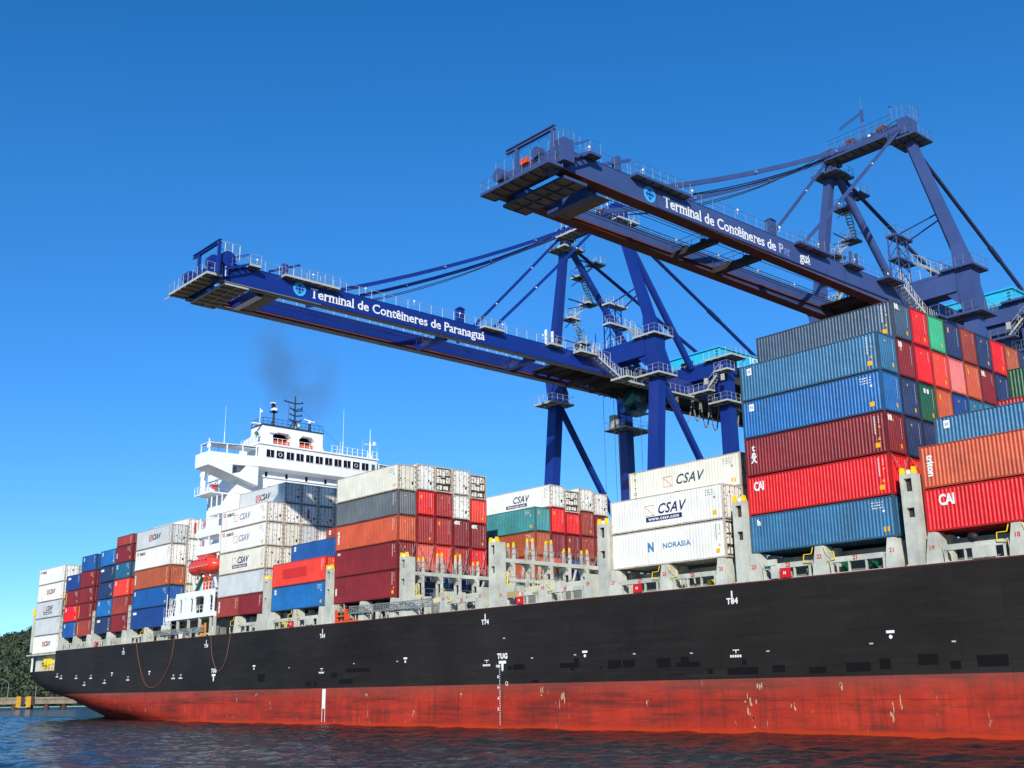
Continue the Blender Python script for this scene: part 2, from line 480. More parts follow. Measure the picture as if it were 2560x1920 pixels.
def hull_mat():
    m = bpy.data.materials.new('hull_paint'); m.use_nodes = True
    nt = m.node_tree; nd = nt.nodes; lk = nt.links; b = nd['Principled BSDF']
    tc = nd.new('ShaderNodeTexCoord'); sp = nd.new('ShaderNodeSeparateXYZ'); lk.new(tc.outputs['Object'], sp.inputs[0])
    def N(sc, scale, detail=6, rough=.6):
        mp = nd.new('ShaderNodeMapping'); mp.inputs['Scale'].default_value = sc; lk.new(tc.outputs['Object'], mp.inputs[0])
        n = nd.new('ShaderNodeTexNoise'); n.inputs['Scale'].default_value = scale; n.inputs['Detail'].default_value = detail; n.inputs['Roughness'].default_value = rough
        lk.new(mp.outputs[0], n.inputs['Vector']); return n.outputs['Fac']
    def MR(v, a, b_, c, d):
        r = nd.new('ShaderNodeMapRange'); r.inputs[1].default_value = a; r.inputs[2].default_value = b_; r.inputs[3].default_value = c; r.inputs[4].default_value = d
        lk.new(v, r.inputs[0]); return r.outputs[0]
    def MIX(f, a, c, blend='MIX'):
        x = nd.new('ShaderNodeMix'); x.data_type = 'RGBA'; x.blend_type = blend
        for s_, v in ((0, f), (6, a), (7, c)):
            if isinstance(v, (int, float)): x.inputs[s_].default_value = v
            elif isinstance(v, tuple): x.inputs[s_].default_value = (*v, 1)
            else: lk.new(v, x.inputs[s_])
        return x.outputs[2]
    # black topsides with faint dusty patches and plate tones
    blk = MIX(MR(N((1, 1, 1), .09), .35, .7, 0, 1), (.0165, .0130, .0112), (.0265, .0220, .0190))
    blk = MIX(MR(N((.35, 1, 3), .6), .5, .8, 0, .6), blk, (.034, .031, .029))
    # plate seams: strakes and butts
    br = nd.new('ShaderNodeTexBrick'); mp = nd.new('ShaderNodeMapping'); mp.inputs['Rotation'].default_value = (math.pi / 2, 0, 0)
    cb = nd.new('ShaderNodeCombineXYZ'); lk.new(sp.outputs[0], cb.inputs[0]); lk.new(sp.outputs[2], cb.inputs[1])
    lk.new(cb.outputs[0], br.inputs['Vector'])
    br.inputs['Scale'].default_value = 1.0; br.inputs['Brick Width'].default_value = 9.6; br.inputs['Row Height'].default_value = 2.35
    br.inputs['Mortar Size'].default_value = .035; br.inputs['Mortar Smooth'].default_value = .6; br.offset = .33
    br.inputs['Color1'].default_value = (1, 1, 1, 1); br.inputs['Color2'].default_value = (.86, .86, .86, 1); br.inputs['Mortar'].default_value = (.55, .55, .55, 1)
    blk = MIX(.75, blk, br.outputs['Color'], 'MULTIPLY')
    # red boot topping, sooty and scuffed
    red = MIX(MR(N((1, 1, 1), .22), .35, .68, 0, 1), (.36, .028, .015), (.52, .046, .022))
    red = MIX(MR(N((.4, 1, 1.5), .6, 8, .75), .46, .68, 0, .7), red, (.150, .030, .022))
    red = MIX(MR(N((2.2, 1, .16), 1.0, 5, .6), .5, .7, 0, .6), red, (.13, .030, .024))
    red = MIX(MR(N((.10, 1, 1.6), .9, 6, .7), .5, .66, 0, .7), red, (.085, .024, .02))
    red = MIX(MR(N((1.3, 1, .35), 1.6, 5, .6), .66, .72, 0, .7), red, (.52, .34, .24))
    nz = N((1, 1, 1), .8, 5)
    top = MR(sp.outputs[2], 2.6, 3.9, 0, .55)
    red = MIX(top, red, (.20, .075, .055))
    red = MIX(.55, red, br.outputs['Color'], 'MULTIPLY')
    wet = MR(sp.outputs[2], .18, .45, .8, 0)
    red = MIX(wet, red, (.50, .042, .008))
    edge = nd.new('ShaderNodeMath'); edge.operation = 'GREATER_THAN'; edge.inputs[1].default_value = 3.9
    lk.new(sp.outputs[2], edge.inputs[0])
    lk.new(MIX(edge.outputs[0], red, blk), b.inputs['Base Color'])
    bp = nd.new('ShaderNodeBump'); bp.inputs['Strength'].default_value = .5; bp.inputs['Distance'].default_value = .10
    lk.new(N((1, 1, .8), .55, 3), bp.inputs['Height']); lk.new(bp.outputs[0], b.inputs['Normal'])
    b.inputs['Roughness'].default_value = .55; b.inputs['Specular IOR Level'].default_value = .12
    return m
HULL = hull_mat()
PATCH = paint('fresh_black_patch', (21, 18, 17), rough=.6, wear=.15, streak=False, spec=.15)
DECKP = paint('deck_plating', (96, 70, 58), rough=.8, wear=.4)
def build_hull():
    zs = [-3, -1, 0, .5, 1, 1.5, 2, 2.5, 3, 3.45, 3.9, 4.6, 5.5, 6.3, 7, 7.65]
    n = 46
    fwd = [130, 118, 104, 90, 76, 60, 40, 20, 0, -20, -40, -58, -70, -78]
    rows = []
    for z in zs:
        pl = plan(z, n)
        row = []
        for x in fwd:
            if x > pl[0][0] + 1:
                y = Y0 + (HW * ((x - 60) / 70) ** 2 if x > 60 else 0)
                row.append((x, min(y, YC), z))
        while len(row) < len(fwd): row.append(row[-1])
        row += [(p[0], p[1], z) for p in pl]
        rows.append(row)
    mb = MB(); w = len(rows[0])
    for side in (1, -1):
        vs = [(p[0], p[1] if side == 1 else 2 * YC - p[1], p[2]) for r in rows for p in r]
        fs = []
        for i in range(len(rows) - 1):
            for j in range(w - 1):
                q = (i * w + j, i * w + j + 1, (i + 1) * w + j + 1, (i + 1) * w + j)
                fs.append(q if side == -1 else q[::-1])
        mb.add(vs, fs, 0, True)
    # upper strake, only forward of the open mooring deck
    XM = -142.0
    base = rows[-1]
    up = []
    pts = [p for p in base if p[0] > XM]
    last = [p for p in base if p[0] <= XM][0]
    pts.append((XM, pts[-1][1], 7.65))
    for side in (1, -1):
        f = lambda y: y if side == 1 else 2 * YC - y
        vs = [(p[0], f(p[1]), zz) for zz in (7.65, 10.82) for p in pts]
        k = len(pts)
        fs = [((j, j + 1, k + j + 1, k + j) if side == -1 else (k + j, k + j + 1, j + 1, j)) for j in range(k - 1)]
        mb.add(vs, fs, 0, True)
    rim = [p for p in base if p[0] <= -153.6]
    for side in (1, -1):
        f = lambda y: y if side == 1 else 2 * YC - y
        k = len(rim)
        for off, flip in ((0, False), (.25, True)):
            vs = [(p[0] + off, f(p[1] + off), zz) for zz in (7.65, 10.82) for p in rim]
            mb.add(vs, [((j, j + 1, k + j + 1, k + j) if (side == -1) != flip else (k + j, k + j + 1, j + 1, j)) for j in range(k - 1)], 1 if flip else 0, True)
        p = rim[0]
        mb.add([(p[0], f(p[1]), 7.65), (p[0] + .25, f(p[1] + .25), 7.65), (p[0] + .25, f(p[1] + .25), 10.82), (p[0], f(p[1]), 10.82)], [(0, 1, 2, 3)], 1)
    hull = mb.build('hull', [HULL, SHIPGREY], SHIP)
    # decks
    d = MB()
    full = [(p[0], p[1]) for p in pts]
    poly = full + [(x, 2 * YC - y) for x, y in full[::-1]]
    d.add([(x, y, 10.79) for x, y in poly], [tuple(range(len(poly)))[::-1]], 0)
    aft = [(p[0], p[1]) for p in base if p[0] <= XM + .5]
    poly = aft + [(x, 2 * YC - y) for x, y in aft[::-1]]
    d.add([(x, y, 7.5) for x, y in poly], [tuple(range(len(poly)))[::-1]], 0)
    d.build('deck', DECKP, SHIP)
    # thin red-brown gunwale line along the deck edge and the stern opening
    g = MB(); g.box(XM, 60, Y0 - .03, Y0 + .12, 10.8, 10.9)
    for i in range(len(aft) - 1):
        g.tube((aft[i][0], aft[i][1], 7.68), (aft[i + 1][0], aft[i + 1][1], 7.68), .07, n=5, caps=False)
    g.build('gunwale', paint('gunwale_red', (84, 40, 34), rough=.6), SHIP)
    # stern: mooring-deck bulkhead, container platform, cream corner post
    s = MB(); s.box(-155.2, XM - .05, .95, 31, 7.5, 10.4); s.box(XM - .02, XM + .2, Y0 + .3, 32, 7.5, 10.7)
    s.box(-156.4, XM - .05, -.35, 32.3, 10.42, 10.66)
    s.build('stern_bulkhead', SHIPGREY, SHIP)
    s = MB(); s.box(-155.7, -155.1, -.1, 1.4, 11.0, 17.3); s.box(-155.7, -155.1, 13, 14, 10.7, 17.3); s.box(-155.75, -155.05, -.15, 1.45, 17.3, 18.6, 1)
    s.build('stern_post', [SHIPGREY, YELLOW], SHIP)
    s = MB()
    s.box(-149.6, -148.8, .3, .9, 8.8, 9.8, 0); s.box(-147.9, -146.9, .3, .9, 8.7, 9.8, 0); s.box(-148.6, -148.2, .5, .9, 8.3, 9.4, 1); s.box(-149.9, -149.2, .2, 1.0, 8.5, 9.2, 1)
    s.rail([(-149.5, 0, 7.8), (-143.5, 0, 7.8)], 1.0, .8, .04, 0)
    s.rail([(-146.5, .1, 7.8), (-143.5, .1, 7.8)], 1.1, .5, .05, 2)
    s.build('mooring_winch', [YELLOW, GREENP, SHIPGREY], SHIP)
build_hull()

def hull_marks():
    def bar(x0, x1, z0, z1, name='hull_marking', mat=WHITE_LET):
        mb = MB(); mb.box(x0, x1, Y0 - .022, Y0 - .004, z0, z1); return mb.build(name, mat, SHIP)
    for x, t, lab in ((-1.75, 'T84', 1), (-30.9, 'T74', 1), (-59.5, 'T64', 1), (-87.85, 'T54', 1), (-114.35, 'T21', 1)):
        bar(x - .06, x + .06, 9.86, 10.36)
        letter(t, .62, WHITE_LET, SHIP, (x, Y0 - .01, 9.58), name='frame_number', bold=.02, space=1.1)
    for x in (-28.46, -85.3):
        letter('TUG', .66, WHITE_LET, SHIP, (x, Y0 - .01, 6.37), name='tug_mark', bold=.03, space=1.1)
        bar(x - .5, x + .5, 5.72, 5.98, 'tug_mark')
        mb = MB(); mb.prism([(x - .15, 5.72), (x - .12, 5.15), (x, 5.02), (x + .12, 5.15), (x + .15, 5.72)], 'y', Y0 - .022, Y0 - .004); mb.build('tug_mark', WHITE_LET, SHIP)
    # midship draught scale
    mb = MB()
    z = .35
    while z < 5.5:
        mb.box(-28.9, -28.82, Y0 - .022, Y0 - .004, z, z + .09); z += .2
    mb.build('draught_scale', WHITE_LET, SHIP)
    for z, t in ((5.5, '14M'), (4.55, '8'), (3.62, '6'), (2.65, '4'), (1.7, '2')):
        letter(t, .34, WHITE_LET, SHIP, (-29.1, Y0 - .01, z), name='draught_scale', bold=.015)
    bar(-59.15, -58.5, 1.72, 3.82, 'white_stripe')
    mb = MB(); mb.box(-59.15, -59.08, Y0 - .02, Y0 - .004, .3, 1.72); mb.box(-58.57, -58.5, Y0 - .02, Y0 - .004, .3, 1.72); mb.build('white_stripe', WHITE_LET, SHIP)
    # small round and bar marks on the side
    for x, z in ((-17.7, 6.2), (-43.6, 6.45), (-74.85, 6.5), (-104.8, 6.5), (-117.95, 6.6), (11.2, 6.5)):
        mb = MB(); mb.tube((x, Y0 - .022, z - .12), (x, Y0 - .004, z - .12), .13, n=10); mb.box(x - .3, x + .3, Y0 - .022, Y0 - .004, z + .12, z + .3)
        mb.build('hull_marking', WHITE_LET, SHIP)
    for x, z in ((-1.7, 5.75), (-30.7, 5.85), (-59.45, 5.8), (-94.8, 5.85), (-97, 5.85), (-120.5, 5.6), (-128.4, 5.4), (-140.3, 6.9), (-138.5, 6.6), (-132, 6.5), (-126, 6.4), (-112, 5.9)):
        mb = MB(); mb.box(x - .3, x + .3, Y0 - .022, Y0 - .004, z + .2, z + .26); mb.box(x - .03, x + .03, Y0 - .022, Y0 - .004, z, z + .2)
        for q in range(5): mb.box(x - .55 + q * .22, x - .41 + q * .22, Y0 - .022, Y0 - .004, z - .3, z - .12)
        mb.build('hull_marking', WHITE_LET, SHIP)
    for x, z in ((-24.4, 6.1), (-18.9, 6.2), (-12.0, 6.05), (-6.0, 5.9), (-28.2, 8.0), (1.2, 5.8), (9.7, 6.0), (15.6, 5.9), (-53.0, 6.4), (-45.0, 6.4), (-66.5, 6.3)):
        mb = MB(); mb.box(x - .14, x + .14, Y0 - .022, Y0 - .004, z - .05, z + .05); mb.build('hull_marking', PALE_LET, SHIP)
    letter('Q', .5, WHITE_LET, SHIP, (-27.9, Y0 - .01, 3.95), name='hull_marking')
    # touched-up rectangles of fresh black paint
    for x0, x1, z0, z1 in ((-27.0, -25.4, 5.16, 5.6), (-27.7, -27.2, 5.16, 5.5), (-20.8, -18.4, 5.15, 5.55), (-19.0, -18.45, 5.55, 5.95), (-19.5, -19.0, 4.9, 5.15), (-15.05, -13.5, 4.95, 5.6),
                           (-13.3, -12.0, 5.0, 5.6), (-9.64, -8.15, 4.9, 5.6), (-7.6, -5.2, 4.9, 5.25), (-7.1, -6.3, 5.25, 5.65), (-15.9, -15.7, 4.95, 5.2), (-24.5, -23.6, 4.0, 4.22),
                           (-8.4, -6.8, 4.3, 4.36), (-4.5, -4.0, 4.3, 4.7), (-2.6, .2, 4.2, 4.7), (-1.2, -.8, 4.9, 5.3), (1.5, 2.6, 4.3, 4.8), (4.6, 6.0, 4.15, 4.6), (7.6, 9.5, 4.2, 4.8), (10.2, 11.0, 4.3, 5.0), (-57.5, -56.3, 5.0, 5.5), (-55.8, -53.2, 4.3, 4.8),
                           (-54.5, -50.0, 5.5, 5.9), (-73.8, -72.2, 4.8, 5.7), (-62.8, -61.6, 4.2, 4.6), (-61, -60.4, 4.2, 4.6), (13, 14.4, 4.5, 5.2), (15.2, 15.9, 4.2, 4.7), (17.0, 19, 4.3, 5.0)):
        mb = MB(); mb.box(x0, x1, Y0 - .014, Y0 - .004, z0, z1); mb.build('paint_patch', PATCH, SHIP)
    # pale scrapes through the red paint
    rnd = random.Random(11)
    PRIMER = paint('bare_primer', (196, 164, 124), rough=.8, wear=.4, streak=False)
    cl = [(.3, 3.3, .7), (-.9, 2.0, 1.1), (-.5, .9, .7), (-73.9, 3.4, .6), (-23.2, 3.3, .8), (-20.6, 2.8, 1.0), (3.0, 1.9, .6), (-70.5, 2.0, .5), (-42, 1.4, .5), (-50.5, 3.1, .5), (11, 1.8, 1.1), (7, 3.2, .5), (-10.8, 2.0, .4), (-34.6, 3.0, .4)]
    for x, z, s in cl:
        for k in range(int(2 + 4 * s)):
            a = x + rnd.gauss(0, .3 * s); c = z + rnd.gauss(0, .35 * s); w = rnd.uniform(.02, .09); h = rnd.uniform(.1, .5) * s
            if c - h < .25 or c + h > 3.85: continue
            n = rnd.randint(6, 9); mb = MB()
            mb.add([(a + w * math.cos(6.28 * q / n) * rnd.uniform(.5, 1.3), Y0 - .006, c + h * math.sin(6.28 * q / n) * rnd.uniform(.5, 1.2)) for q in range(n)], [tuple(range(n))], 0)
            mb.build('scrape', PRIMER, SHIP)
hull_marks()

# ------------------------------------------------------------------ deck edge: hatch covers, pedestals, bulwark frames, lashing bridges
BAYX = {'B': 14.37, 'A': 0.0, 'C': -14.58, 'D': -29.1, 'DD': -43.65, 'E': -58.15, 'F': -72.22, 'G': -86.47, 'H': -113.78, 'I': -127.35, 'J': -141.03}
BZ = 13.0
def deck_edge():
    for k, x0 in BAYX.items():
        mb = MB(); mb.box(x0 - .3, x0 + 12.5, 2.6, 29.6, 10.8, 12.35); mb.build('hatch_coaming', COAMING, SHIP)
        mb = MB(); mb.box(x0 + .0, x0 + 12.2, 2.9, 29.2, 12.352, 12.8)
        if k in ('D', 'DD'):
            for yy in range(3, 29, 5): mb.box(x0 + .3, x0 + 11.8, yy + .2, yy + 4.6, 12.8, 12.93)
        mb.build('hatch_cover', SHIPGREY, SHIP)
        # dark-side pillars beneath the outboard row
        tops = MB()
        def ped(xc, wt, wb, ys=-.35):
            tops.prism([(xc - wb / 2, 10.9), (xc + wb / 2, 10.9), (xc + wt / 2, 12.95), (xc - wt / 2, 12.95)], 'y', ys, ys + .9)
            p = MB(); p.prism([(xc - wb / 2, 10.9), (xc + wb / 2, 10.9), (xc + wb * .46, 11.5), (xc + wt / 2, 12.96), (xc - wt / 2, 12.96), (xc - wb * .46, 11.5)], 'y', ys, ys + 1.2)
            return p
        small = k in ('I', 'J')
        for xc, wt, wb in ((x0 + .45, .5, 1.15), (x0 + 6.1, .6, 1.25), (x0 + 11.8, .5, 1.1)):
            if k == 'G' and xc < x0 + 4: continue
            p = ped(xc, wt, wb); p.box(xc - .25, xc + .25, 1.7, 2.3, 10.85, 12.95); p.build('pedestal', SHIPGREY, SHIP)
        if k in ('B', 'A', 'C', 'D', 'DD', 'F', 'G', 'H'):
            xc = x0 + 6.1; y = MB()
            for sgn in (-1, 1):
                y.path([(xc + sgn * .45, -.42, 12.9), (xc + sgn * .6, -.42, 12.45), (xc + sgn * 1.25, -.42, 12.45), (xc + sgn * 1.3, -.42, 11.9), (xc + sgn * .65, -.42, 11.85)], .032, 5)
            if k in ('DD', 'D'): y.path([(xc - .4, -.42, 13.0), (xc, -.42, 13.4), (xc + .4, -.42, 13.0)], .025, 5)
            y.build('yellow_guard', YELLOW, SHIP)
        # bulwark frames with lightening openings
        segs = [(x0 + 1.25, x0 + 5.15), (x0 + 7.05, x0 + 11.1)]
        for si, (a, b) in enumerate(segs):
            if k == 'E' or (k == 'DD' and si == 0) or (k == 'H' and si == 1) or (k == 'G' and si == 0): continue
            f = MB()
            if k in ('I', 'J'):
                f.box(a, b, -.3, -.18, 11.75, 11.9); f.box(a, b, -.3, -.18, 10.9, 11.0)
                q = a
                while q < b: f.box(q, q + .12, -.32, -.16, 10.9, 11.8); q += .85
            else:
                f.box(a, b, -.32, .1, 11.68, 12.05); f.box(a - .2, b + .2, -.34, .1, 10.88, 10.96)
                for q in range(4):
                    xx = a + (b - a) * q / 3
                    f.box(xx - .04, xx + .04, -.31, -.1, 10.96, 11.68)
                f.path([(b + .05, -.3, 10.9), (b + .1, -.3, 11.9), (b + .3, -.3, 12.05), (b + .4, -.3, 10.9)], .03, 5)
                f.path([(a - .05, -.3, 10.9), (a - .12, -.3, 11.9), (a - .3, -.3, 12.0), (a - .4, -.3, 10.9)], .03, 5)
                if (k, si) in (('B', 0), ('F', 1)): f.box(a + 1.9, a + 3.4, -.5, -.33, 11.0, 11.75)
            f.build('bulwark_frame', SHIPGREY, SHIP)
    nums = {'B': ('19', None, '18', '17', '17'), 'A': ('23', '23', '22', '21', '21'), 'C': ('27', '27', '26', '25', '25'), 'D': ('31', '31', '30', '29', '29'), 'DD': (None, None, '34', '33', '33')}
    for k, (l, a, m, b, r) in nums.items():
        x0 = BAYX[k]
        for t, x, z in ((l, x0 + .35, 11.95), (a, x0 + 3.4, 11.88), (m, x0 + 6.1, 12.2), (b, x0 + 9.0, 11.9), (r, x0 + 11.85, 12.1)):
            if t: letter(t, .42, RED_LET, SHIP, (x, -.36, z), name='bay_number', bold=.01)
    # small red fire boxes with a white letter
    for x in (3.2, -11.4, -26.0, -66.5, -125.3):
        mb = MB(); mb.box(x - .42, x + .42, -.55, -.36, 10.95, 11.62); bx = mb.build('fire_box', REDBOX, SHIP)
        letter('H', .3, WHITE_LET, bx, (x, -.56, 11.28), bold=.01)
    mb = MB(); mb.box(1.55, 2.5, -.6, -.36, 11.9, 12.35); mb.box(2.0, 2.55, -.55, -.36, 10.95, 11.9); mb.build('equipment_box', SHIPGREY, SHIP)
    mb = MB(); mb.box(-27.75, -26.2, -.5, -.33, 11.62, 12.18); mb.build('canvas_cover', paint('tan_canvas', (176, 150, 108), rough=.9, wear=.2), SHIP)
    # forward life-raft cradle and hose reel
    for x, z in ((17.6, 12.35), (-33.4, 11.35)):
        mb = MB(); mb.ball((x, -.35, z), .3, 0, 10, 6, (1.3, .7, 1)); mb.box(x - .5, x + .5, -.3, 0, z - .6, z - .35); mb.build('tyre_fender', BLACK, SHIP)
    # deck clutter in the passage under the near row
    rnd = random.Random(5)
    for x0 in (BAYX['E'], BAYX['DD'], BAYX['F'], BAYX['G'], BAYX['H'], BAYX['C'], BAYX['A'], BAYX['I'], BAYX['J']):
        for q in range(8):
            mb = MB(); x = x0 + rnd.uniform(.8, 11.3); w = rnd.uniform(.12, .5); h = rnd.uniform(.4, 1.3)
            if rnd.random() < .5: mb.box(x, x + w, .9, 1.5, 10.8, 10.8 + h, rnd.choice((0, 0, 0, 1, 2)))
            else: mb.tube((x, 1.2, 10.8), (x + rnd.uniform(-.5, .5), 1.2, 10.8 + h), .07, n=6, m=rnd.choice((0, 0, 3)))
            mb.build('deck_fitting', [SHIPGREY, GREENP, YELLOW, GALV], SHIP)
deck_edge()

def lashing_bridge(x, top=17.1, low=15.05):
    """transverse frame of posts and beams between two bays; copied along the ship"""
    a = empty('lashing_bridge', (x, 0, 0), parent=SHIP)
    w = 1.15
    mb = MB()                                   # big outboard post with slots
    def slotted(x0, x1, z0, z1, slots, y0=-.42, y1=.75):
        z = z0
        for s0, s1 in slots + [(None, None)]:
            e = s0 if s0 is not None else z1
            mb.box(x0, x1, y0, y1, z, e)
            if s0 is not None:
                mb.box(x0, x0 + .3, y0, y1, s0, s1); mb.box(x1 - .3, x1, y0, y1, s0, s1)
                mb.box(x0 + .3, x1 - .3, y0 + .3, y1 - .01, s0, s1, 1); z = s1  # dark fill paints the shade inside the slot openings
    slotted(0, w, 10.84, top - .05, [(14.1, 14.75), (15.85, 16.75)])
    mb.box(-.12, w + .12, -.44, .8, 10.84, 11.0)
    mb.build('end_post', [SHIPGREY, STEEL_DARK], a)
    mb = MB()
    for q in (0, w - .3):
        mb.hexa([(q, -.4, top - .04), (q + .3, -.4, top - .04), (q + .3, 0, top - .04), (q, 0, top - .04)], [(q + .05, -.38, top + .42), (q + .22, -.38, top + .42), (q + .22, -.1, top + .42), (q + .05, -.1, top + .42)])
    mb.box(.36, .75, .4, .7, 15.75, 15.85)
    mb.build('guide_tip', YELLOW, a)
    mb = MB(); mb.ball((w / 2, -.2, top + .08), .2, 0, 8, 5); mb.build('lamp', WHITE_LET, a)
    ys = [1.9 + 2.5 * i for i in range(13)]
    for i, y in enumerate(ys):
        hi = i in (1, 2, 6, 7, 11)
        t = 17.7 if hi else 17.1
        p = MB()
        for q in (0.05, w - .3):
            p.box(q + .03, q + .23, y - .12, y + .12, 12.35, t - 1.0)
            p.frustum((q + .13, y, t - 1.0), (.2, .24), (q + .13, y, t - .3), (.16, .17))
        p.build('post', SHIPGREY, a)
        p = MB()
        for q in (0.05, w - .3):
            p.frustum((q + .13, y, t - .3), (.18, .19), (q + .13, y, t + .06), (.12, .12))
        if hi: p.tube((.18, y, t - .1), (w - .17, y, t - .1), .03, n=5)
        p.build('guide_tip', YELLOW, a)
    mb = MB()
    mb.box(.3, w - .3, .75, 32, low + .38, low + .48)
    for q in (0.02, w - .14): mb.box(q, q + .12, .75, 32.3, low + .12, low + .5)
    for y in ys:                                 # rounded brackets under the beam
        mb.prism([(y - .12, low + .12), (y - .12, low - .6), (y - .22, low - .25), (y - .6, low + .12)], 'x', .04, w - .04)
    mb.box(.1, w - .1, .75, 32, 12.72, 12.86)
    mb.build('cross_beam', SHIPGREY, a)
    mb = MB(); mb.beam((w - .2, .0, 15.2), (w - .2, 1.75, 12.7), .22, .16); mb.beam((w - .2, 11.9, 15.0), (w - .2, 13.0, 12.9), .16); mb.beam((w - .2, 10.3, 15.0), (w - .2, 9.5, 12.9), .16)
    mb.build('brace', SHIPGREY, a)
    mb = MB(); mb.rail([(w - .05, .8, low + .5), (w - .05, 32, low + .5)], 1.0, 1.25, .022, 0); mb.rail([(w - .05, .8, 12.86), (w - .05, 32, 12.86)], 1.0, 1.25, .02, 0)
    mb.build('railing', GALV, a)
    # stowed lashing rods standing and leaning along the walkway
    rnd = random.Random(int(x * 7)); mb = MB()
    for y in ys:
        for s in (-1, 1):
            for q in range(5):
                y0 = y + s * rnd.uniform(.25, .45); xx = rnd.uniform(.2, w - .1)
                mb.tube((xx, y0, low + .5), (xx + rnd.uniform(-.1, .1), y0 + s * rnd.uniform(-.05, .25), low + .5 + rnd.uniform(.8, 1.45)), .024, n=4, caps=False)
            for q in range(3):
                y0 = y + s * rnd.uniform(.3, 1.0)
                mb.tube((w - .1, y0, low + .55), (w - .1, y0 + rnd.uniform(-.7, .7), low + .5 + rnd.uniform(.5, 1.1)), .03, n=4, caps=False)
    mb.build('stowed_rods', ROD, a)
    mb = MB(); mb.path([(w + .02, .9, 12.9), (w + .02, .9, 14.3)], .06, 6); mb.box(w - .1, w + .1, 1.0, 1.5, 12.85, 13.15); mb.build('safety_marker', YELLOW, a)
    return a
def copy_tree(o, parent=None):
    c = o.copy(); COL.objects.link(c)
    if parent: c.parent = parent
    for ch in o.children: copy_tree(ch, c)
    return c
lb0 = lashing_bridge(-44.93)
for x in (-30.42, -15.85, -1.25, 12.98, -59.35, -73.6):
    c = copy_tree(lb0, SHIP); c.location.x = x
def aft_posts():
    for x in (-100.9, -114.95, -128.75, -142.6):
        mb = MB()
        for yy in [0.0] + [2.4 + 2.5 * i for i in range(6)]:
            for q in (0, .5): mb.box(x + q, x + q + .16, yy, yy + .2, 10.85, 16.6)
        for z in (12.9, 13.8, 14.7, 15.6, 16.4): mb.box(x, x + .66, 0, 15, z, z + .1)
        mb.build('aft_lashing_frame', SHIPGREY, SHIP)
        r = MB(); rnd = random.Random(int(-x))
        for k in range(34):
            y = rnd.uniform(-.05, 2.4) if k < 16 else rnd.uniform(0, 14); z = rnd.uniform(11.5, 15.8)
            r.tube((x + .3, y, z), (x + .3 + rnd.uniform(-.2, .2), y + rnd.uniform(-.4, .4), z + rnd.uniform(.5, 1.3)), .03, n=4, caps=False)
        r.build('stowed_rods', ROD, SHIP)
aft_posts()

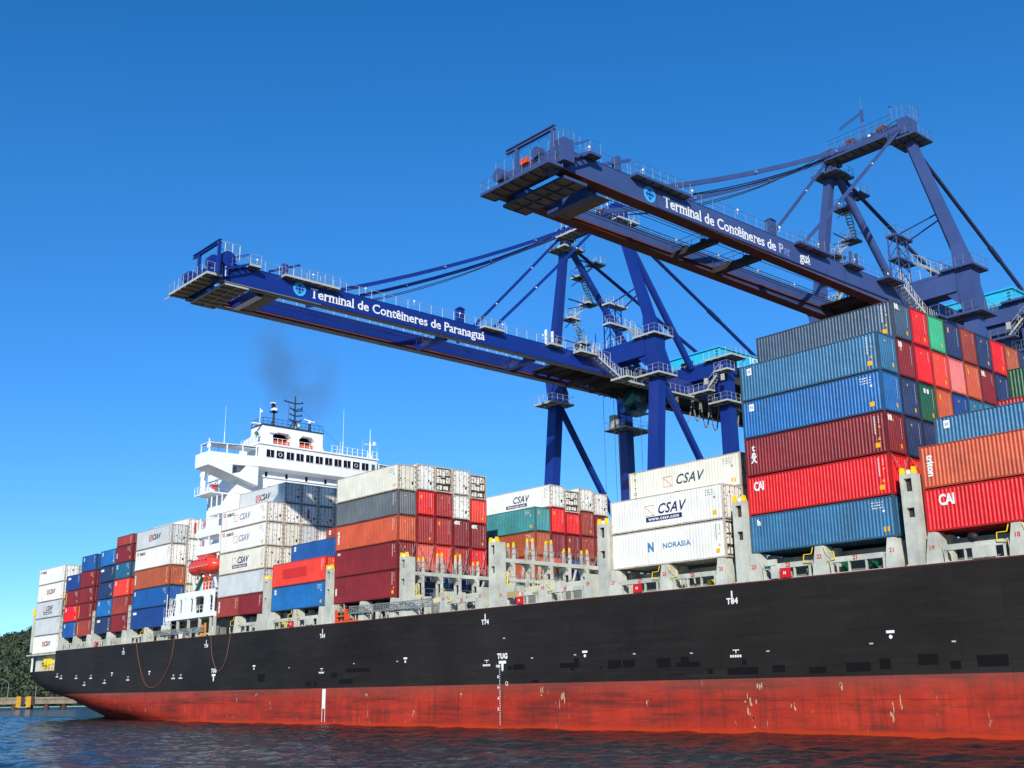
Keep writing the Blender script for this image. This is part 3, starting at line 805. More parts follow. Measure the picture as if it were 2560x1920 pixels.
# ------------------------------------------------------------------ bridge house
def kx(x_assumed, x_new, y, z):
    s = (CAM.x - x_new) / (CAM.x - x_assumed)
    return CAM.y + (y - CAM.y) * s, CAM.z + (z - CAM.z) * s
def bridge_house():
    S = SHIPWHITE
    H = empty('superstructure', (0, 0, 0), parent=SHIP)
    mb = MB()
    mb.box(-98.2, -89.5, 3.5, 28.5, 10.8, 33.2)
    mb.box(-98.0, -89.3, 3.3, 28.7, 33.2, 34.2)
    mb.build('house_block', S, H)
    for z in (13.7, 16.6, 19.4, 22.2, 25.0, 27.8, 30.5):
        mb = MB(); mb.box(-98.25, -89.44, 3.44, 28.56, z, z + .06); mb.build('deck_seam', S, H)
    # navigating bridge with wings
    mb = MB()
    mb.prism([(6.0, 34.42), (6.0, 37.62), (26.0, 37.62), (26.0, 34.42)], 'x', -94, -88.0)
    mb.hexa([(-89.5, 5.9, 33.9), (-88.004, 5.9, 34.4), (-88.004, 26.1, 34.4), (-89.5, 26.1, 33.9)], [(-89.5, 5.9, 34.42), (-88.004, 5.9, 34.42), (-88.004, 26.1, 34.42), (-89.5, 26.1, 34.42)])
    mb.box(-94.2, -87.8, 5.8, 26.2, 37.62, 37.85)
    mb.build('wheelhouse', S, H)
    for s in (1, -1):
        f = (lambda y: y) if s == 1 else (lambda y: 2 * YC - y)
        w = MB()
        def pr(pts, x0, x1):
            w.prism([(f(a), b) for a, b in (pts if s == 1 else pts[::-1])], 'x', x0, x1)
        pr([(-1.65, 34.0), (6.0, 34.3), (6.0, 34.55), (-1.65, 34.25)], -92, -88)
        pr([(-1.65, 34.25), (6.0, 34.55), (6.0, 35.75), (-1.65, 35.6)], -88.15, -88.0)
        pr([(-1.68, 33.7), (-1.52, 33.65), (-1.52, 35.62), (-1.68, 35.62)], -92.02, -87.97); pr([(-1.5, 33.7), (-.6, 33.45), (-.6, 34.2), (-1.5, 34.2)], -92, -88.01)
        pr([(-1.66, 33.72), (1.95, 32.75), (1.95, 34.1), (-1.66, 34.1)], -88.2, -87.98)
        # raking bracket beneath the wing with a three-cornered opening
        for x0 in (-88.2, -91.8):
            pr([(-1.65, 34.0), (-1.6, 33.75), (1.9, 32.85), (1.75, 34.0)], x0, x0 + .2)
            pr([(1.9, 32.85), (5.95, 31.6), (5.95, 33.2), (3.2, 33.2)], x0, x0 + .2)
            pr([(4.1, 34.2), (3.2, 33.2), (5.95, 33.2), (5.95, 34.2)], x0, x0 + .2)
        pr([(-1.65, 33.75), (5.9, 31.55), (5.9, 31.65), (-1.65, 33.85)], -91.8, -88.0)
        pr([(-1.65, 36.8), (5.9, 37.12), (5.9, 37.22), (-1.65, 36.9)], -90.8, -88.1)
        for yy in (-1.6, 1.0, 3.4, 5.5):
            zt = 36.8 + (yy + 1.6) * .04
            w.box(-88.2, -88.05, min(f(yy), f(yy + .13)), max(f(yy), f(yy + .13)), 35.6, zt)
            w.box(-90.7, -90.6, min(f(yy), f(yy + .1)), max(f(yy), f(yy + .1)), 34.3, zt)
        w.box(-90.6, -88.3, min(f(-1.6), f(5.9)), max(f(-1.6), f(5.9)), 36.8, 36.86)
        w.build('bridge_wing', S, H)
    # windows
    n = 11
    for i in range(n):
        y0 = 7.05 + i * 1.612; wy = 1.26
        g = MB(); g.box(-88.03, -87.96, y0, y0 + wy, 35.86, 36.95); wd = g.build('window', DARKGLASS, H)
        g = MB()
        for a, b, c, d in ((y0 - .05, y0, 35.8, 37.0), (y0 + wy, y0 + wy + .05, 35.8, 37.0), (y0, y0 + wy, 35.8, 35.86), (y0, y0 + wy, 36.95, 37.0)):
            g.box(-88.02, -87.93, a, b, c, d)
        if i not in (1, 9): g.tube((-87.93, y0 + wy * .55, 35.95), (-87.93, y0 + wy * .5, 36.9), .03, n=4)
        g.build('window_frame', S, wd)
        if i in (1, 9):
            g = MB()
            for q in range(16):
                a0, a1 = 2 * math.pi * q / 16, 2 * math.pi * (q + 1) / 16
                g.tube((-87.93, y0 + wy / 2 + .27 * math.cos(a0), 36.4 + .27 * math.sin(a0)), (-87.93, y0 + wy / 2 + .27 * math.cos(a1), 36.4 + .27 * math.sin(a1)), .035, n=4)
            g.build('clear_view_screen', S, wd)
    g = MB(); g.box(-88.03, -87.96, 25.0, 25.6, 36.0, 36.95); g.build('window', glassy('green_window_glass', (60, 110, 104)), H)
    for y in (28.3, 30.4):
        g = MB(); g.box(-88.2, -88.05, y, y + 1.7, 35.9, 36.75); g.build('window', glassy('green_window_glass', (60, 110, 104)), H)
    for y in (6.0, 7.7, 11.0, 14.3, 17.55, 21.5, 24.5):
        g = MB(); g.box(-89.32, -89.27, y, y + .38, 33.3, 34.0); g.build('window', DARKGLASS, H)
    for z in (31.3, 28.6, 25.8):
        for y in (8.5, 12, 15.5, 19, 22.5, 26):
            g = MB(); g.box(-89.52, -89.46, y, y + .5, z, z + .75); g.build('window', DARKGLASS, H)
    # open galleries down the ship's side
    for z, xa, xb, y in ((21.95, -94.3, -87.2, 0.2), (24.4, -94.2, -88.2, .3), (27.35, -92.4, -88.6, .9)):
        mb = MB(); mb.box(xa, xb, y, 3.5, z, z + .12); mb.box(xa, xb, y, y + .08, z + .12, z + 1.15); mb.box(xa, xa + .08, y + .08, 3.5, z + .12, z + 1.15); mb.box(xb - .08, xb, y + .08, 3.5, z + .12, z + 1.15)
        for q in (xa + .3, (xa + xb) / 2, xb - .4): mb.box(q, q + .12, y + .15, y + .3, z + 1.15, z + 2.7)
        mb.build('side_gallery', S, H)
    mb = MB(); mb.box(-97.0, -92.0, .9, 3.5, 30.7, 30.85); mb.rail([(-97, .9, 30.85), (-92, .9, 30.85)], 1.05, 1.0, .04); mb.rail([(-92, .9, 30.85), (-92, 3.4, 30.85)], 1.05, 1.0, .04)
    mb.tube((-95.5, 1.4, 30.85), (-95.5, 1.4, 33.8), .45, .4, n=10); mb.ball((-95.5, 1.4, 33.6), .6, 0, 8, 6); mb.beam((-95.3, 1.3, 32.8), (-93.4, 1.0, 34.6), .2)
    mb.box(-93.8, -93.1, 1.0, 2.0, 30.9, 31.6)
    mb.build('side_crane', S, H)
    mb = MB(); mb.box(-92.05, -91.98, 1.0, 1.9, 31.2, 31.8); mb.build('red_sign', REDBOX, H)
    for z in (23.5, 26.2):
        mb = MB(); mb.box(-92.2, -92.1, .15 if z < 24 else .2, .2 if z < 24 else .28, z - .4, z + .3); mb.box(-91.8, -91.7, .15 if z < 24 else .2, .2 if z < 24 else .28, z - .4, z + .3); mb.build('red_sign', REDBOX, H)
    # radio deck block above the wheelhouse
    XN = -95.0
    def K(y, z): return kx(-90, XN, y, z)
    ya, yb = K(7.4, 41)[0], K(17.5, 41)[0]
    zt = K(12, 40.95)[1]; zo = K(12, 40.15)[1]; zb = 37.85
    o1 = (K(9.1, 40)[0], K(12.2, 40)[0]); o2 = (K(13.45, 40)[0], K(16.15, 40)[0])
    mb = MB(); D = 1.2
    for a, b in ((ya, o1[0]), (o1[1], o2[0]), (o2[1], yb)): mb.box(XN - D, XN, a, b, zb, zo)
    mb.box(XN - D, XN, ya, yb, zo, zt)
    for o_ in (o1, o2):
        for (cy, sg) in ((o_[0], 1), (o_[1], -1)):
            pts = [(cy, zo), (cy + sg * .6, zo), (cy, zo - .6)]
            mb.prism(pts if sg == -1 else pts[::-1], 'x', XN - D, XN)
    mb.box(XN - 3.5, XN - 3.3, ya, yb, zb, zt); mb.box(XN - 3.3, XN - D, ya, ya + .15, zb, zt); mb.box(XN - 3.3, XN - D, yb - .15, yb, zb, zt)
    mb.prism([(yb, zb), (yb + 1.2, zb), (yb, zb + 2.3)], 'x', XN - .6, XN)
    mb.box(XN - .02, XN + .4, ya + 1.0, ya + 2.3, zo - .25, zo + .2)
    mb.build('radio_deck_block', S, H)
    mb = MB(); mb.box(XN - 3.25, XN - 3.2, ya + .2, yb - .2, zb, zt - .3); mb.build('recess_shade', BLACK, H)  # black sheet over the white back wall, painting the recess shade
    mb = MB(); mb.box(XN - 3.5, XN + .15, ya - .1, yb + .1, zt, zt + .12); mb.rail([(XN + .1, ya, zt + .1), (XN + .1, yb, zt + .1)], 1.05, .8, .035)
    mb.rail([(XN + .1, ya, zt + .1), (XN - 3.4, ya, zt + .1)], 1.05, .8, .035); mb.rail([(XN - 3.4, ya, zt + .1), (XN - 3.4, yb, zt + .1)], 1.05, .8, .035); mb.build('black_railing', BLACK, H)
    zr = K(12, 38.35)[1]
    for o_, split in ((o1, 3), (o2, 2)):
        for q in range(split):
            a = o_[0] + .15 + (o_[1] - o_[0]) * q / split
            mb = MB(); mb.box(XN - 1.0, XN - .5, a, a + (o_[1] - o_[0]) / split - .25, zb + .1, zr + .75); mb.build('orange_locker', ORANGE if q < 2 or split == 3 else GREENP, H)
        mb = MB(); mb.rail([(XN + .08, o_[0], zr - .35), (XN + .08, o_[1], zr - .35)], 1.25, .9, .035); mb.build('railing', S, H)
    mb = MB(); mb.rail([(-88.0, 17.9, 37.85), (-88.0, 26, 37.85)], 1.1, .9, .04); mb.rail([(-88.0, 6.1, 37.85), (-93.8, 6.1, 37.85)], 1.1, .9, .04); mb.build('railing', S, H)
    # masts and aerials
    def Q(y, z): return kx(-91, XN, y, z)
    def tower(yz0, yz1): return (XN, *yz0), (XN, *yz1)
    m = MB(); y, z1 = Q(13.45, 46.45); z0 = zt
    m.tube((XN - .5, y, z0), (XN - .5, y, z1), .16, .09, n=6)
    m.beam((XN - .5, y - 1.0, z0), (XN - .5, y, z0 + 1.6), .12); m.beam((XN - .5, y + .9, z0), (XN - .5, y, z0 + 1.6), .12)
    for ya_, za_, yb_, zb_ in ((11.66, 45.5, 14.7, 45.55), (12.62, 44.5, 14.65, 44.75), (13.2, 44.3, 14.65, 44.4), (12.6, 43.6, 14.6, 43.6), (12.6, 42.75, 14.55, 42.8)):
        a, za = Q(ya_, za_); b, zb2 = Q(yb_, zb_)
        m.beam((XN - .5, a, za), (XN - .5, y, za - .2), .1, .16); m.beam((XN - .5, y, za - .2), (XN - .5, b, zb2), .1, .16)
        m.box(XN - .55, XN - .45, b - .08, b + .04, zb2 - .1, zb2 + .25); m.box(XN - .55, XN - .45, a - .04, a + .08, za - .1, za + .2)
    a = Q(12.37, 41.5)[0]; m.tube((XN - .5, a, zt), (XN - .5, a, Q(12, 45.4)[1]), .035, n=4)
    for z in (43.0, 43.8): m.box(XN - .52, XN - .48, a, y, z, z + .05)
    m.build('signal_mast', BLACK, H)
    m = MB(); y, z1 = Q(10.2, 43.9)
    m.tube((XN - 1, y, zt), (XN - 1, y, z1), .2, .14, n=8); m.beam((XN - 1, y - .7, zt), (XN - 1, y, zt + 1.4), .1); m.box(XN - 1.5, XN - .5, y - .55, y + .55, z1 - .3, z1 - .24)
    m.box(XN - 1.2, XN - .8, y - .35, y + .1, z1 + .3, z1 + 1.0)
    m.build('radar_mast', BLACK, H)
    m = MB(); m.box(XN - 1.3, XN - .7, y - .3, y + .35, z1 - .05, z1 + .35); m.box(XN - 1.3, XN - .7, y - .55, y + .1, z1 + 1.0, z1 + 1.15); m.build('radar_scanner', S, H)
    y, z1 = Q(15.75, 42.5)
    m = MB(); m.tube((XN, y, zt), (XN, y, z1), .22, .2, n=8); m.build('radar_mast', BLACK, H)
    m = MB(); m.ball((XN, y, z1 + .15), .25, 0, 8, 5); m.beam((XN - .2, y - .9, z1 + .6), (XN + .2, y + .8, z1 + .25), .12); m.build('radar_scanner', S, H)
    m = MB(); y, z1 = Q(13.8, 41.75); m.tube((XN, y - .5, zt), (XN, y - .5, z1), .05, n=5); m.ball((XN, y + .1, z1 + .1), .3, 0, 8, 5); m.build('satellite_dome', paint('pale_yellow', (206, 210, 150), rough=.5), H)
    for yy, z0, z1, r in ((1.76, 37.2, 42.9, .05), (6.26, 37.85, 41.5, .03), (21.4, 37.85, 45.45, .05), (25.0, 37.85, 41.2, .03), (27.6, 37.2, 41.0, .03), (20.9, 37.85, 40.3, .07)):
        m = MB(); m.tube((-90.5, yy, z0), (-90.5, yy, z0 + (z1 - z0) * .35), r, n=5); m.tube((-90.5, yy, z0 + (z1 - z0) * .35), (-90.5, yy, z1), r * .5, r * .3, n=4); m.build('whip_aerial', S, H)
    m = MB(); m.tube((-90, 26.0, 37.2), (-90, 26.0, 40.9), .22, .1, n=8); m.tube((-90, 26.0, 40.9), (-90, 26.0, 42.9), .04, n=4); m.box(-90.1, -89.9, 25.0, 26.9, 40.4, 40.5); m.box(-90.1, -89.9, 26.6, 26.95, 40.5, 41.0)
    m.beam((-90, 25.2, 37.85), (-90, 26, 39.4), .12); m.beam((-90, 26.8, 37.2), (-90, 26, 39.4), .12); m.build('aft_mast', S, H)
    m = MB(); m.ball((-88.3, -1.55, 36.3), .35, 0, 8, 6, (1, 1, 1.2)); m.tube((-88.3, -1.55, 35.6), (-88.3, -1.55, 37.4), .08, n=5); m.build('wing_lamp', S, H)
    y, z = K(7.1, 40.9); m = MB(); m.box(XN - .6, XN, y - 1.3, y, z + .1, z + .25); m.ball((XN - .2, y + .1, z + 2.1), .25, 0, 8, 5); m.tube((XN - .2, y - .1, z), (XN - .2, y - .1, z + 2.6), .05, n=4); m.build('aerial_platform', S, H)
    m = MB(); m.beam((XN + .5, ya - 3.8, 37.9), (XN - .5, ya - .2, zt - 1.2), .5, .7); m.build('sloping_stair', S, H)
    m = MB(); m.ball((XN - .2, ya - .9, zt - 1.6), .45, 0, 8, 6, (.8, .7, 1.2)); m.build('green_lamp', GREENP, H)
    m = MB(); m.ball((XN - .2, yb + .8, zt - 3.1), .4, 0, 8, 6); m.build('red_lamp', REDBOX, H)
    m = MB(); m.tube((XN - .5, Q(14.7, 44.5)[0], Q(14.7, 44.5)[1]), (-89, 21.0, 38.6), .02, n=3, caps=False); m.build('stay_wire', BLACK, H)
    # funnel, behind the masts
    m = MB(); m.box(-103.0, -100.0, 13.5, 19.5, 30, 39.0); m.build('funnel', S, SHIP)
    # boat deck: white frame with rounded openings, slab, rails
    m = MB()
    xs = [-98.2, -96.95, -96.25, -95.5, -95.05, -93.7, -92.95, -92.35, -89.7, -88.1, -87.15, -86.9]
    zf, z0, z1 = 13.45, 14.1, 16.25
    m.box(-101.0, -86.75, -.35, 3.5, zf, zf + .6)
    for i in range(0, len(xs) - 1, 2): m.box(xs[i], xs[i + 1], -.3, -.1, z0 - .05, z1)
    m.box(-98.2, -86.9, -.3, -.1, z1, 17.0)
    for i in range(1, len(xs) - 1, 2):
        if xs[i + 1] - xs[i] > .7:
            for c, sg in ((xs[i], 1), (xs[i + 1], -1)):
                for zc, sz in ((z1, -1), (z0, 1)):
                    pts = [(c, zc), (c + sg * .3, zc), (c, zc + sz * .3)]
                    if sg * sz > 0: pts = pts[::-1]
                    m.prism(pts[::-1], 'y', -.298, -.1)
    m.box(-98.2, -98.05, -.1, 3.5, z0, 17.0); m.box(-98.05, -86.9, -.1, 3.5, 16.6, 16.8)
    m.box(-97.6, -97.4, 0, .2, 14.05, 16.6)
    m.build('boat_deck_frame', S, H)
    m = MB(); m.box(-98.0, -86.9, 3.3, 3.45, 14.05, 16.6); m.build('boat_deck_bulkhead', COAMING, H)
    m = MB(); rnd = random.Random(2)
    m.rail([(-101, -.3, 14.05), (-98.3, -.3, 14.05)], 1.05, .6, .04); m.rail([(-98, -.2, 14.1), (-87, -.2, 14.1)], .95, 1.0, .03)
    m.rail([(-90.5, -.2, 17.0), (-86.9, -.2, 17.0)], 1.0, .9, .035); m.tube((-99.5, -.2, 16.3), (-98.2, -.2, 16.3), .04, n=4); m.tube((-98.2, -.25, 16.9), (-99.9, -.3, 12.3), .05, n=4); m.tube((-101, -.3, 14.0), (-101, -.3, 17.2), .05, n=4)
    m.rail([(-101.4, -.45, 12.4), (-99.5, -.45, 12.4)], 1.6, .5, .04)
    m.build('railing', S, H)
    m = MB()
    for x in (-97.2, -94.4, -91.0, -90.2, -88.4):
        m.tube((x, 1.2, 14.05), (x + .2, 1.2, 15.2 + rnd.uniform(0, .8)), .16, n=6, m=rnd.choice((0, 1))); m.box(x - .3, x + .4, 1, 1.8, 14.05, 14.6, rnd.choice((0, 1, 2)))
    m.build('winch_gear', [SHIPWHITE, STEEL_DARK, GREENP], H)
    m = MB()
    for x in (-101, -97.8, -94.5, -91.2, -88, -86.9): m.box(x, x + .3, -.2, .1, 10.8, 13.45)
    m.box(-101, -86.8, 2.8, 3.0, 10.8, 13.45, 1)
    for q in range(10):
        x = -100 + q * 1.35; m.box(x, x + rnd.uniform(.3, .8), 1.2, 1.9, 10.8, 11.3 + rnd.uniform(0, 1), rnd.choice((0, 1, 2)))
    m.build('passage_pillars', [SHIPGREY, COAMING, SHIPWHITE], SHIP)
    m = MB(); m.box(-90.0, -89.3, -.45, -.33, 10.9, 12.4); m.box(-88.9, -88.5, -.45, -.33, 10.9, 12.6); m.build('orange_frame', paint('amber_frame', (226, 150, 40), rough=.5), SHIP)
bridge_house()

def lifeboat():
    b = empty('lifeboat', (-90.9, .35, 18.95), 'enclosed orange lifeboat hung on white davits beside the bridge house', 'lifeboat')
    n, k = 22, 16
    vs = []
    for i in range(n + 1):
        t = i / n; x = -3.95 + 7.9 * t; e = abs(2 * t - 1)
        w = 1.4 * (1 - e ** 4.5) ** .5 if e < 1 else 0
        top = (1.35 - .25 * t) * (1 - e ** 3.6) ** .5 if e < 1 else 0
        bot = 1.3 * (1 - e ** 4.2) ** .5 if e < 1 else 0
        keel = .35 if .3 < t < .62 else 0
        for j in range(k):
            a = 2 * math.pi * j / k; c, s = math.cos(a), math.sin(a)
            rr = abs(c) ** .8 * (1 if c > 0 else -1)
            z = 1.35 + (s * top * .9 if s > 0 else s * max(.05, bot - (.28 if .42 < t < .66 else 0)))
            vs.append((x, rr * w, z))
    fs = [(i * k + j, i * k + (j + 1) % k, (i + 1) * k + (j + 1) % k, (i + 1) * k + j) for i in range(n) for j in range(k)]
    m = MB(); m.add(vs, fs, 0, True); m.build('boat_hull', LIFEORANGE, b)
    m = MB(); m.box(-2.6, 2.6, -1.43, -1.3, 1.3, 1.38); m.box(-1.6, 1.5, -.5, .5, 2.4, 2.75); m.build('gunwale_band', LIFEORANGE, b)
    m = MB()
    for x in (-2.2, -1.2, -.2, .8, 1.8): m.box(x, x + .4, -1.2, -1.12, 1.9, 2.1)
    m.build('window', DARKGLASS, b)
    m = MB()
    for q in range(9): m.path([(-3 + q * .7, -1.43, 1.3), (-2.65 + q * .7, -1.45, 1.1), (-2.3 + q * .7, -1.43, 1.3)], .02, 4)
    m.build('grab_line', WHITE_LET, b)
    d = empty('lifeboat_davit', (-90.9, 1.5, 17.0), 'pair of white davit arms carrying the orange lifeboat', 'davit')
    for x in (-3.2, 3.1):
        m = MB(); m.beam((x, 1.4, 0), (x, -.6, 5.0), .35, .4); m.beam((x, 1.4, 0), (x, 1.6, 4.6), .3); m.beam((x, -.6, 5.0), (x, -1.2, 4.6), .3); m.tube((x, -1.2, 4.6), (x, -1.15, 4.0), .05, n=5)
        m.beam((x, -1.0, .3), (x, -1.4, 1.6), .25, .3); m.build('davit_arm', SHIPWHITE, d)
    m = MB(); m.beam((-2.4, -1.2, .1), (-.7, -1.2, 1.9), .4, .35); m.build('green_arm', GREENP, d)
    m = MB(); m.path([(.2, -1.4, 0), (.2, -1.4, 1.3), (.6, -1.4, 1.75), (1.4, -1.4, 1.75), (1.8, -1.4, 1.3), (1.8, -1.4, 0)], .2, 6); m.box(.5, 1.5, -1.45, -1.2, .1, 1.0); m.build('orange_bracket', ORANGE, d)
    m = MB(); m.ball((-.1, -1.4, 1.95), .2); m.ball((1.9, -1.4, 1.95), .2); m.ball((.9, -1.4, 2.15), .2); m.build('white_float', WHITE_LET, d)
lifeboat()

def ladder(name, x0, x1, z0a, z0b, h, label, y=-.62):
    L = x1 - x0
    g = empty(name, (x0, y, z0a), label, 'gangway', 'stowed gangway ladders')
    dz = z0b - z0a
    def P(t, z): return (t * L, 0, dz * t + z)
    m = MB()
    for z in (0, h): m.beam(P(0, z), P(1, z), .09, .1)
    for z in (h * .25, h * .5, h * .75): m.beam(P(0, z), P(1, z), .04, .05)
    n = int(L / .42)
    for i in range(n + 1): m.beam(P(i / n, 0), P(i / n, h), .04, .045)
    for i in range(6):
        a, b = i / 6, (i + 1) / 6
        m.beam(P(a, 0 if i % 2 else h), P(b, h if i % 2 else 0), .07, .05)
    m.build('lattice_side', GALV, g)
    m = MB()
    for i in range(n): 
        p = P(i / n, .05); m.box(p[0], p[0] + .2, .05, .7, p[2], p[2] + .04)
    m.build('steps', GALV, g)
    m = MB()
    for i in range(5):
        p = P((i + .3) / 5.2, 0); m.beam((p[0], .3, -1.0), (p[0], .25, p[2]), .1)
    m.build('cradle', SHIPGREY, g)
ladder('gangway_ladder', -54.0, -38.9, 11.75, 11.62, .72, 'grey lattice gangway stowed along the deck edge below the maroon containers')
ladder('gangway_ladder', -104.1, -88.6, 11.62, 11.5, .55, 'grey lattice gangway stowed below the lifeboat and blue containers')

def orange_stand():
    m = MB(); m.box(-56.9, -52.5, -.6, -.3, 10.86, 11.05); m.box(-56.9, -56.6, -.6, -.3, 11.05, 12.3); m.box(-55.0, -54.7, -.6, -.3, 11.05, 12.3); m.box(-56.6, -55.0, -.6, -.3, 11.5, 11.65)
    m.box(-54.7, -54.2, -.6, -.35, 11.1, 11.5)
    o = m.build('pilot_ladder_stand', ORANGE); tag(o, 'bright orange steel stand on the deck edge left of the grey gangway', 'stand')
    m = MB(); rnd = random.Random(4)
    for k in range(26):
        p = [(-56.2 + rnd.uniform(-.4, 1.1), -.5 + rnd.uniform(-.1, .4), 11.7 + rnd.uniform(0, 1.2)) for _ in range(3)]
        m.path(p, .05, 5, rnd.choice((0, 1)))
    o = m.build('rope_ladder', [paint('rope_beige', (190, 172, 140), rough=.9), STEEL_DARK]); tag(o, 'tangled rope ladder heaped on the orange stand at deck edge', 'rope ladder')
orange_stand()

def hang(name, pts, label, col):
    m = MB()
    P = [Vector((x, -.66, z)) for x, z in pts]; out = []
    for i in range(len(P) - 1):
        p0 = P[max(0, i - 1)]; p1 = P[i]; p2 = P[i + 1]; p3 = P[min(len(P) - 1, i + 2)]
        for q in range(8):
            t = q / 8
            out.append(.5 * ((2 * p1) + (p2 - p0) * t + (2 * p0 - 5 * p1 + 4 * p2 - p3) * t * t + (3 * p1 - p0 - 3 * p2 + p3) * t ** 3))
    out.append(P[-1]); m.path(out, .04, 5)
    tag(m.build(name, col), label, 'rope', 'ropes looped over the hull')
RP = paint('rope_orange', (140, 78, 58), rough=.9, wear=.2, streak=False)
hang('rope', [(-109.7, 11.0), (-108.2, 8.1), (-105.9, 5.3), (-103.6, 4.55), (-100.9, 5.1), (-98.0, 7.8), (-97.1, 10.9)], 'wider orange rope loop hanging down the black hull nearest the stern', RP)
hang('rope', [(-86.4, 10.9), (-85.6, 8.1), (-83.9, 6.33), (-82.0, 7.6), (-81.0, 10.9)], 'narrower brown rope loop hanging down the hull just right of the lifeboat', paint('rope_brown', (122, 88, 76), rough=.9, wear=.2, streak=False))

# ------------------------------------------------------------------ containers
W = 2.438
def fpaint(k):
    c = PAL[k]
    return paint('container_frame_' + k, (c[0] * .72 + 22, c[1] * .72 + 12, c[2] * .72 + 6), rough=.55, wear=.4, rust=.5 if k in ('white', 'cream', 'lgrey', 'blue', 'bblue', 'teal', 'tealblue', 'slate') else .3)
_cm = {}
DARKGAP = paint('underside_shadow_gap', (20, 18, 18), rough=.9, wear=.2, streak=False)
def body_mesh(kind, L, h):
    key = ('b', kind, L, h)
    if key in _cm: return _cm[key]
    mb = MB(); x0, x1 = -L / 2 + .15, L / 2 - .15; zb, zt = .15, h - .09
    pitch = .278 if kind == 'dry' else .305
    dep = .040 if kind == 'dry' else .014
    n = int(round((x1 - x0) / pitch)); p = (x1 - x0) / n
    prof = []
    for i in range(n):
        a = x0 + i * p
        prof += [(a, .012), (a + p * .26, .012), (a + p * .5, .012 + dep), (a + p * .76, .012 + dep)]
    prof.append((x1, .012))
    for yy, sg in ((0, 1), (W, -1)):
        vs = [(x, yy + sg * y, z) for z in (zb, zt) for x, y in prof]; k = len(prof)
        mb.add(vs, [((j, j + 1, k + j + 1, k + j) if sg == 1 else (j + 1, j, k + j, k + j + 1)) for j in range(k - 1)])
    mb.quad((-L / 2, .02, h - .035), (L / 2, .02, h - .035), (L / 2, W - .02, h - .035), (-L / 2, W - .02, h - .035))
    mb.quad((-L / 2, W - .02, .12), (L / 2, W - .02, .12), (L / 2, .02, .12), (-L / 2, .02, .12))
    mb.quad((-L / 2 + .06, W - .1, zb), (-L / 2 + .06, .1, zb), (-L / 2 + .06, .1, zt), (-L / 2 + .06, W - .1, zt))
    me = mb.mesh('body', cpaint('red')); _cm[key] = me; return me
def frame_mesh(L, h):
    key = ('f', L, h)
    if key in _cm: return _cm[key]
    mb = MB(); a = L / 2
    for sx in (-1, 1):
        for y0 in (0, W - .16):
            mb.box(min(sx * a, sx * (a - .16)), max(sx * a, sx * (a - .16)), y0, y0 + .16, .118, h - .118)
            mb.box(min(sx * (a + .004), sx * (a - .178)), max(sx * (a + .004), sx * (a - .178)), y0 - .004, y0 + .164, 0, .118)
            mb.box(min(sx * (a + .004), sx * (a - .178)), max(sx * (a + .004), sx * (a - .178)), y0 - .004, y0 + .164, h - .118, h)
        mb.box(min(sx * (a - .01), sx * (a - .12)), max(sx * (a - .01), sx * (a - .12)), .16, W - .16, h - .14, h - .02)
        mb.box(min(sx * (a - .01), sx * (a - .12)), max(sx * (a - .01), sx * (a - .12)), .16, W - .16, .05, .19)
    for y0 in (.002, W - .062):
        mb.box(-a + .178, a - .178, y0, y0 + .06, .04, .16)
        mb.box(-a + .178, a - .178, y0, y0 + .06, h - .095, h - .015)
    me = mb.mesh('frame', cpaint('red')); _cm[key] = me; return me
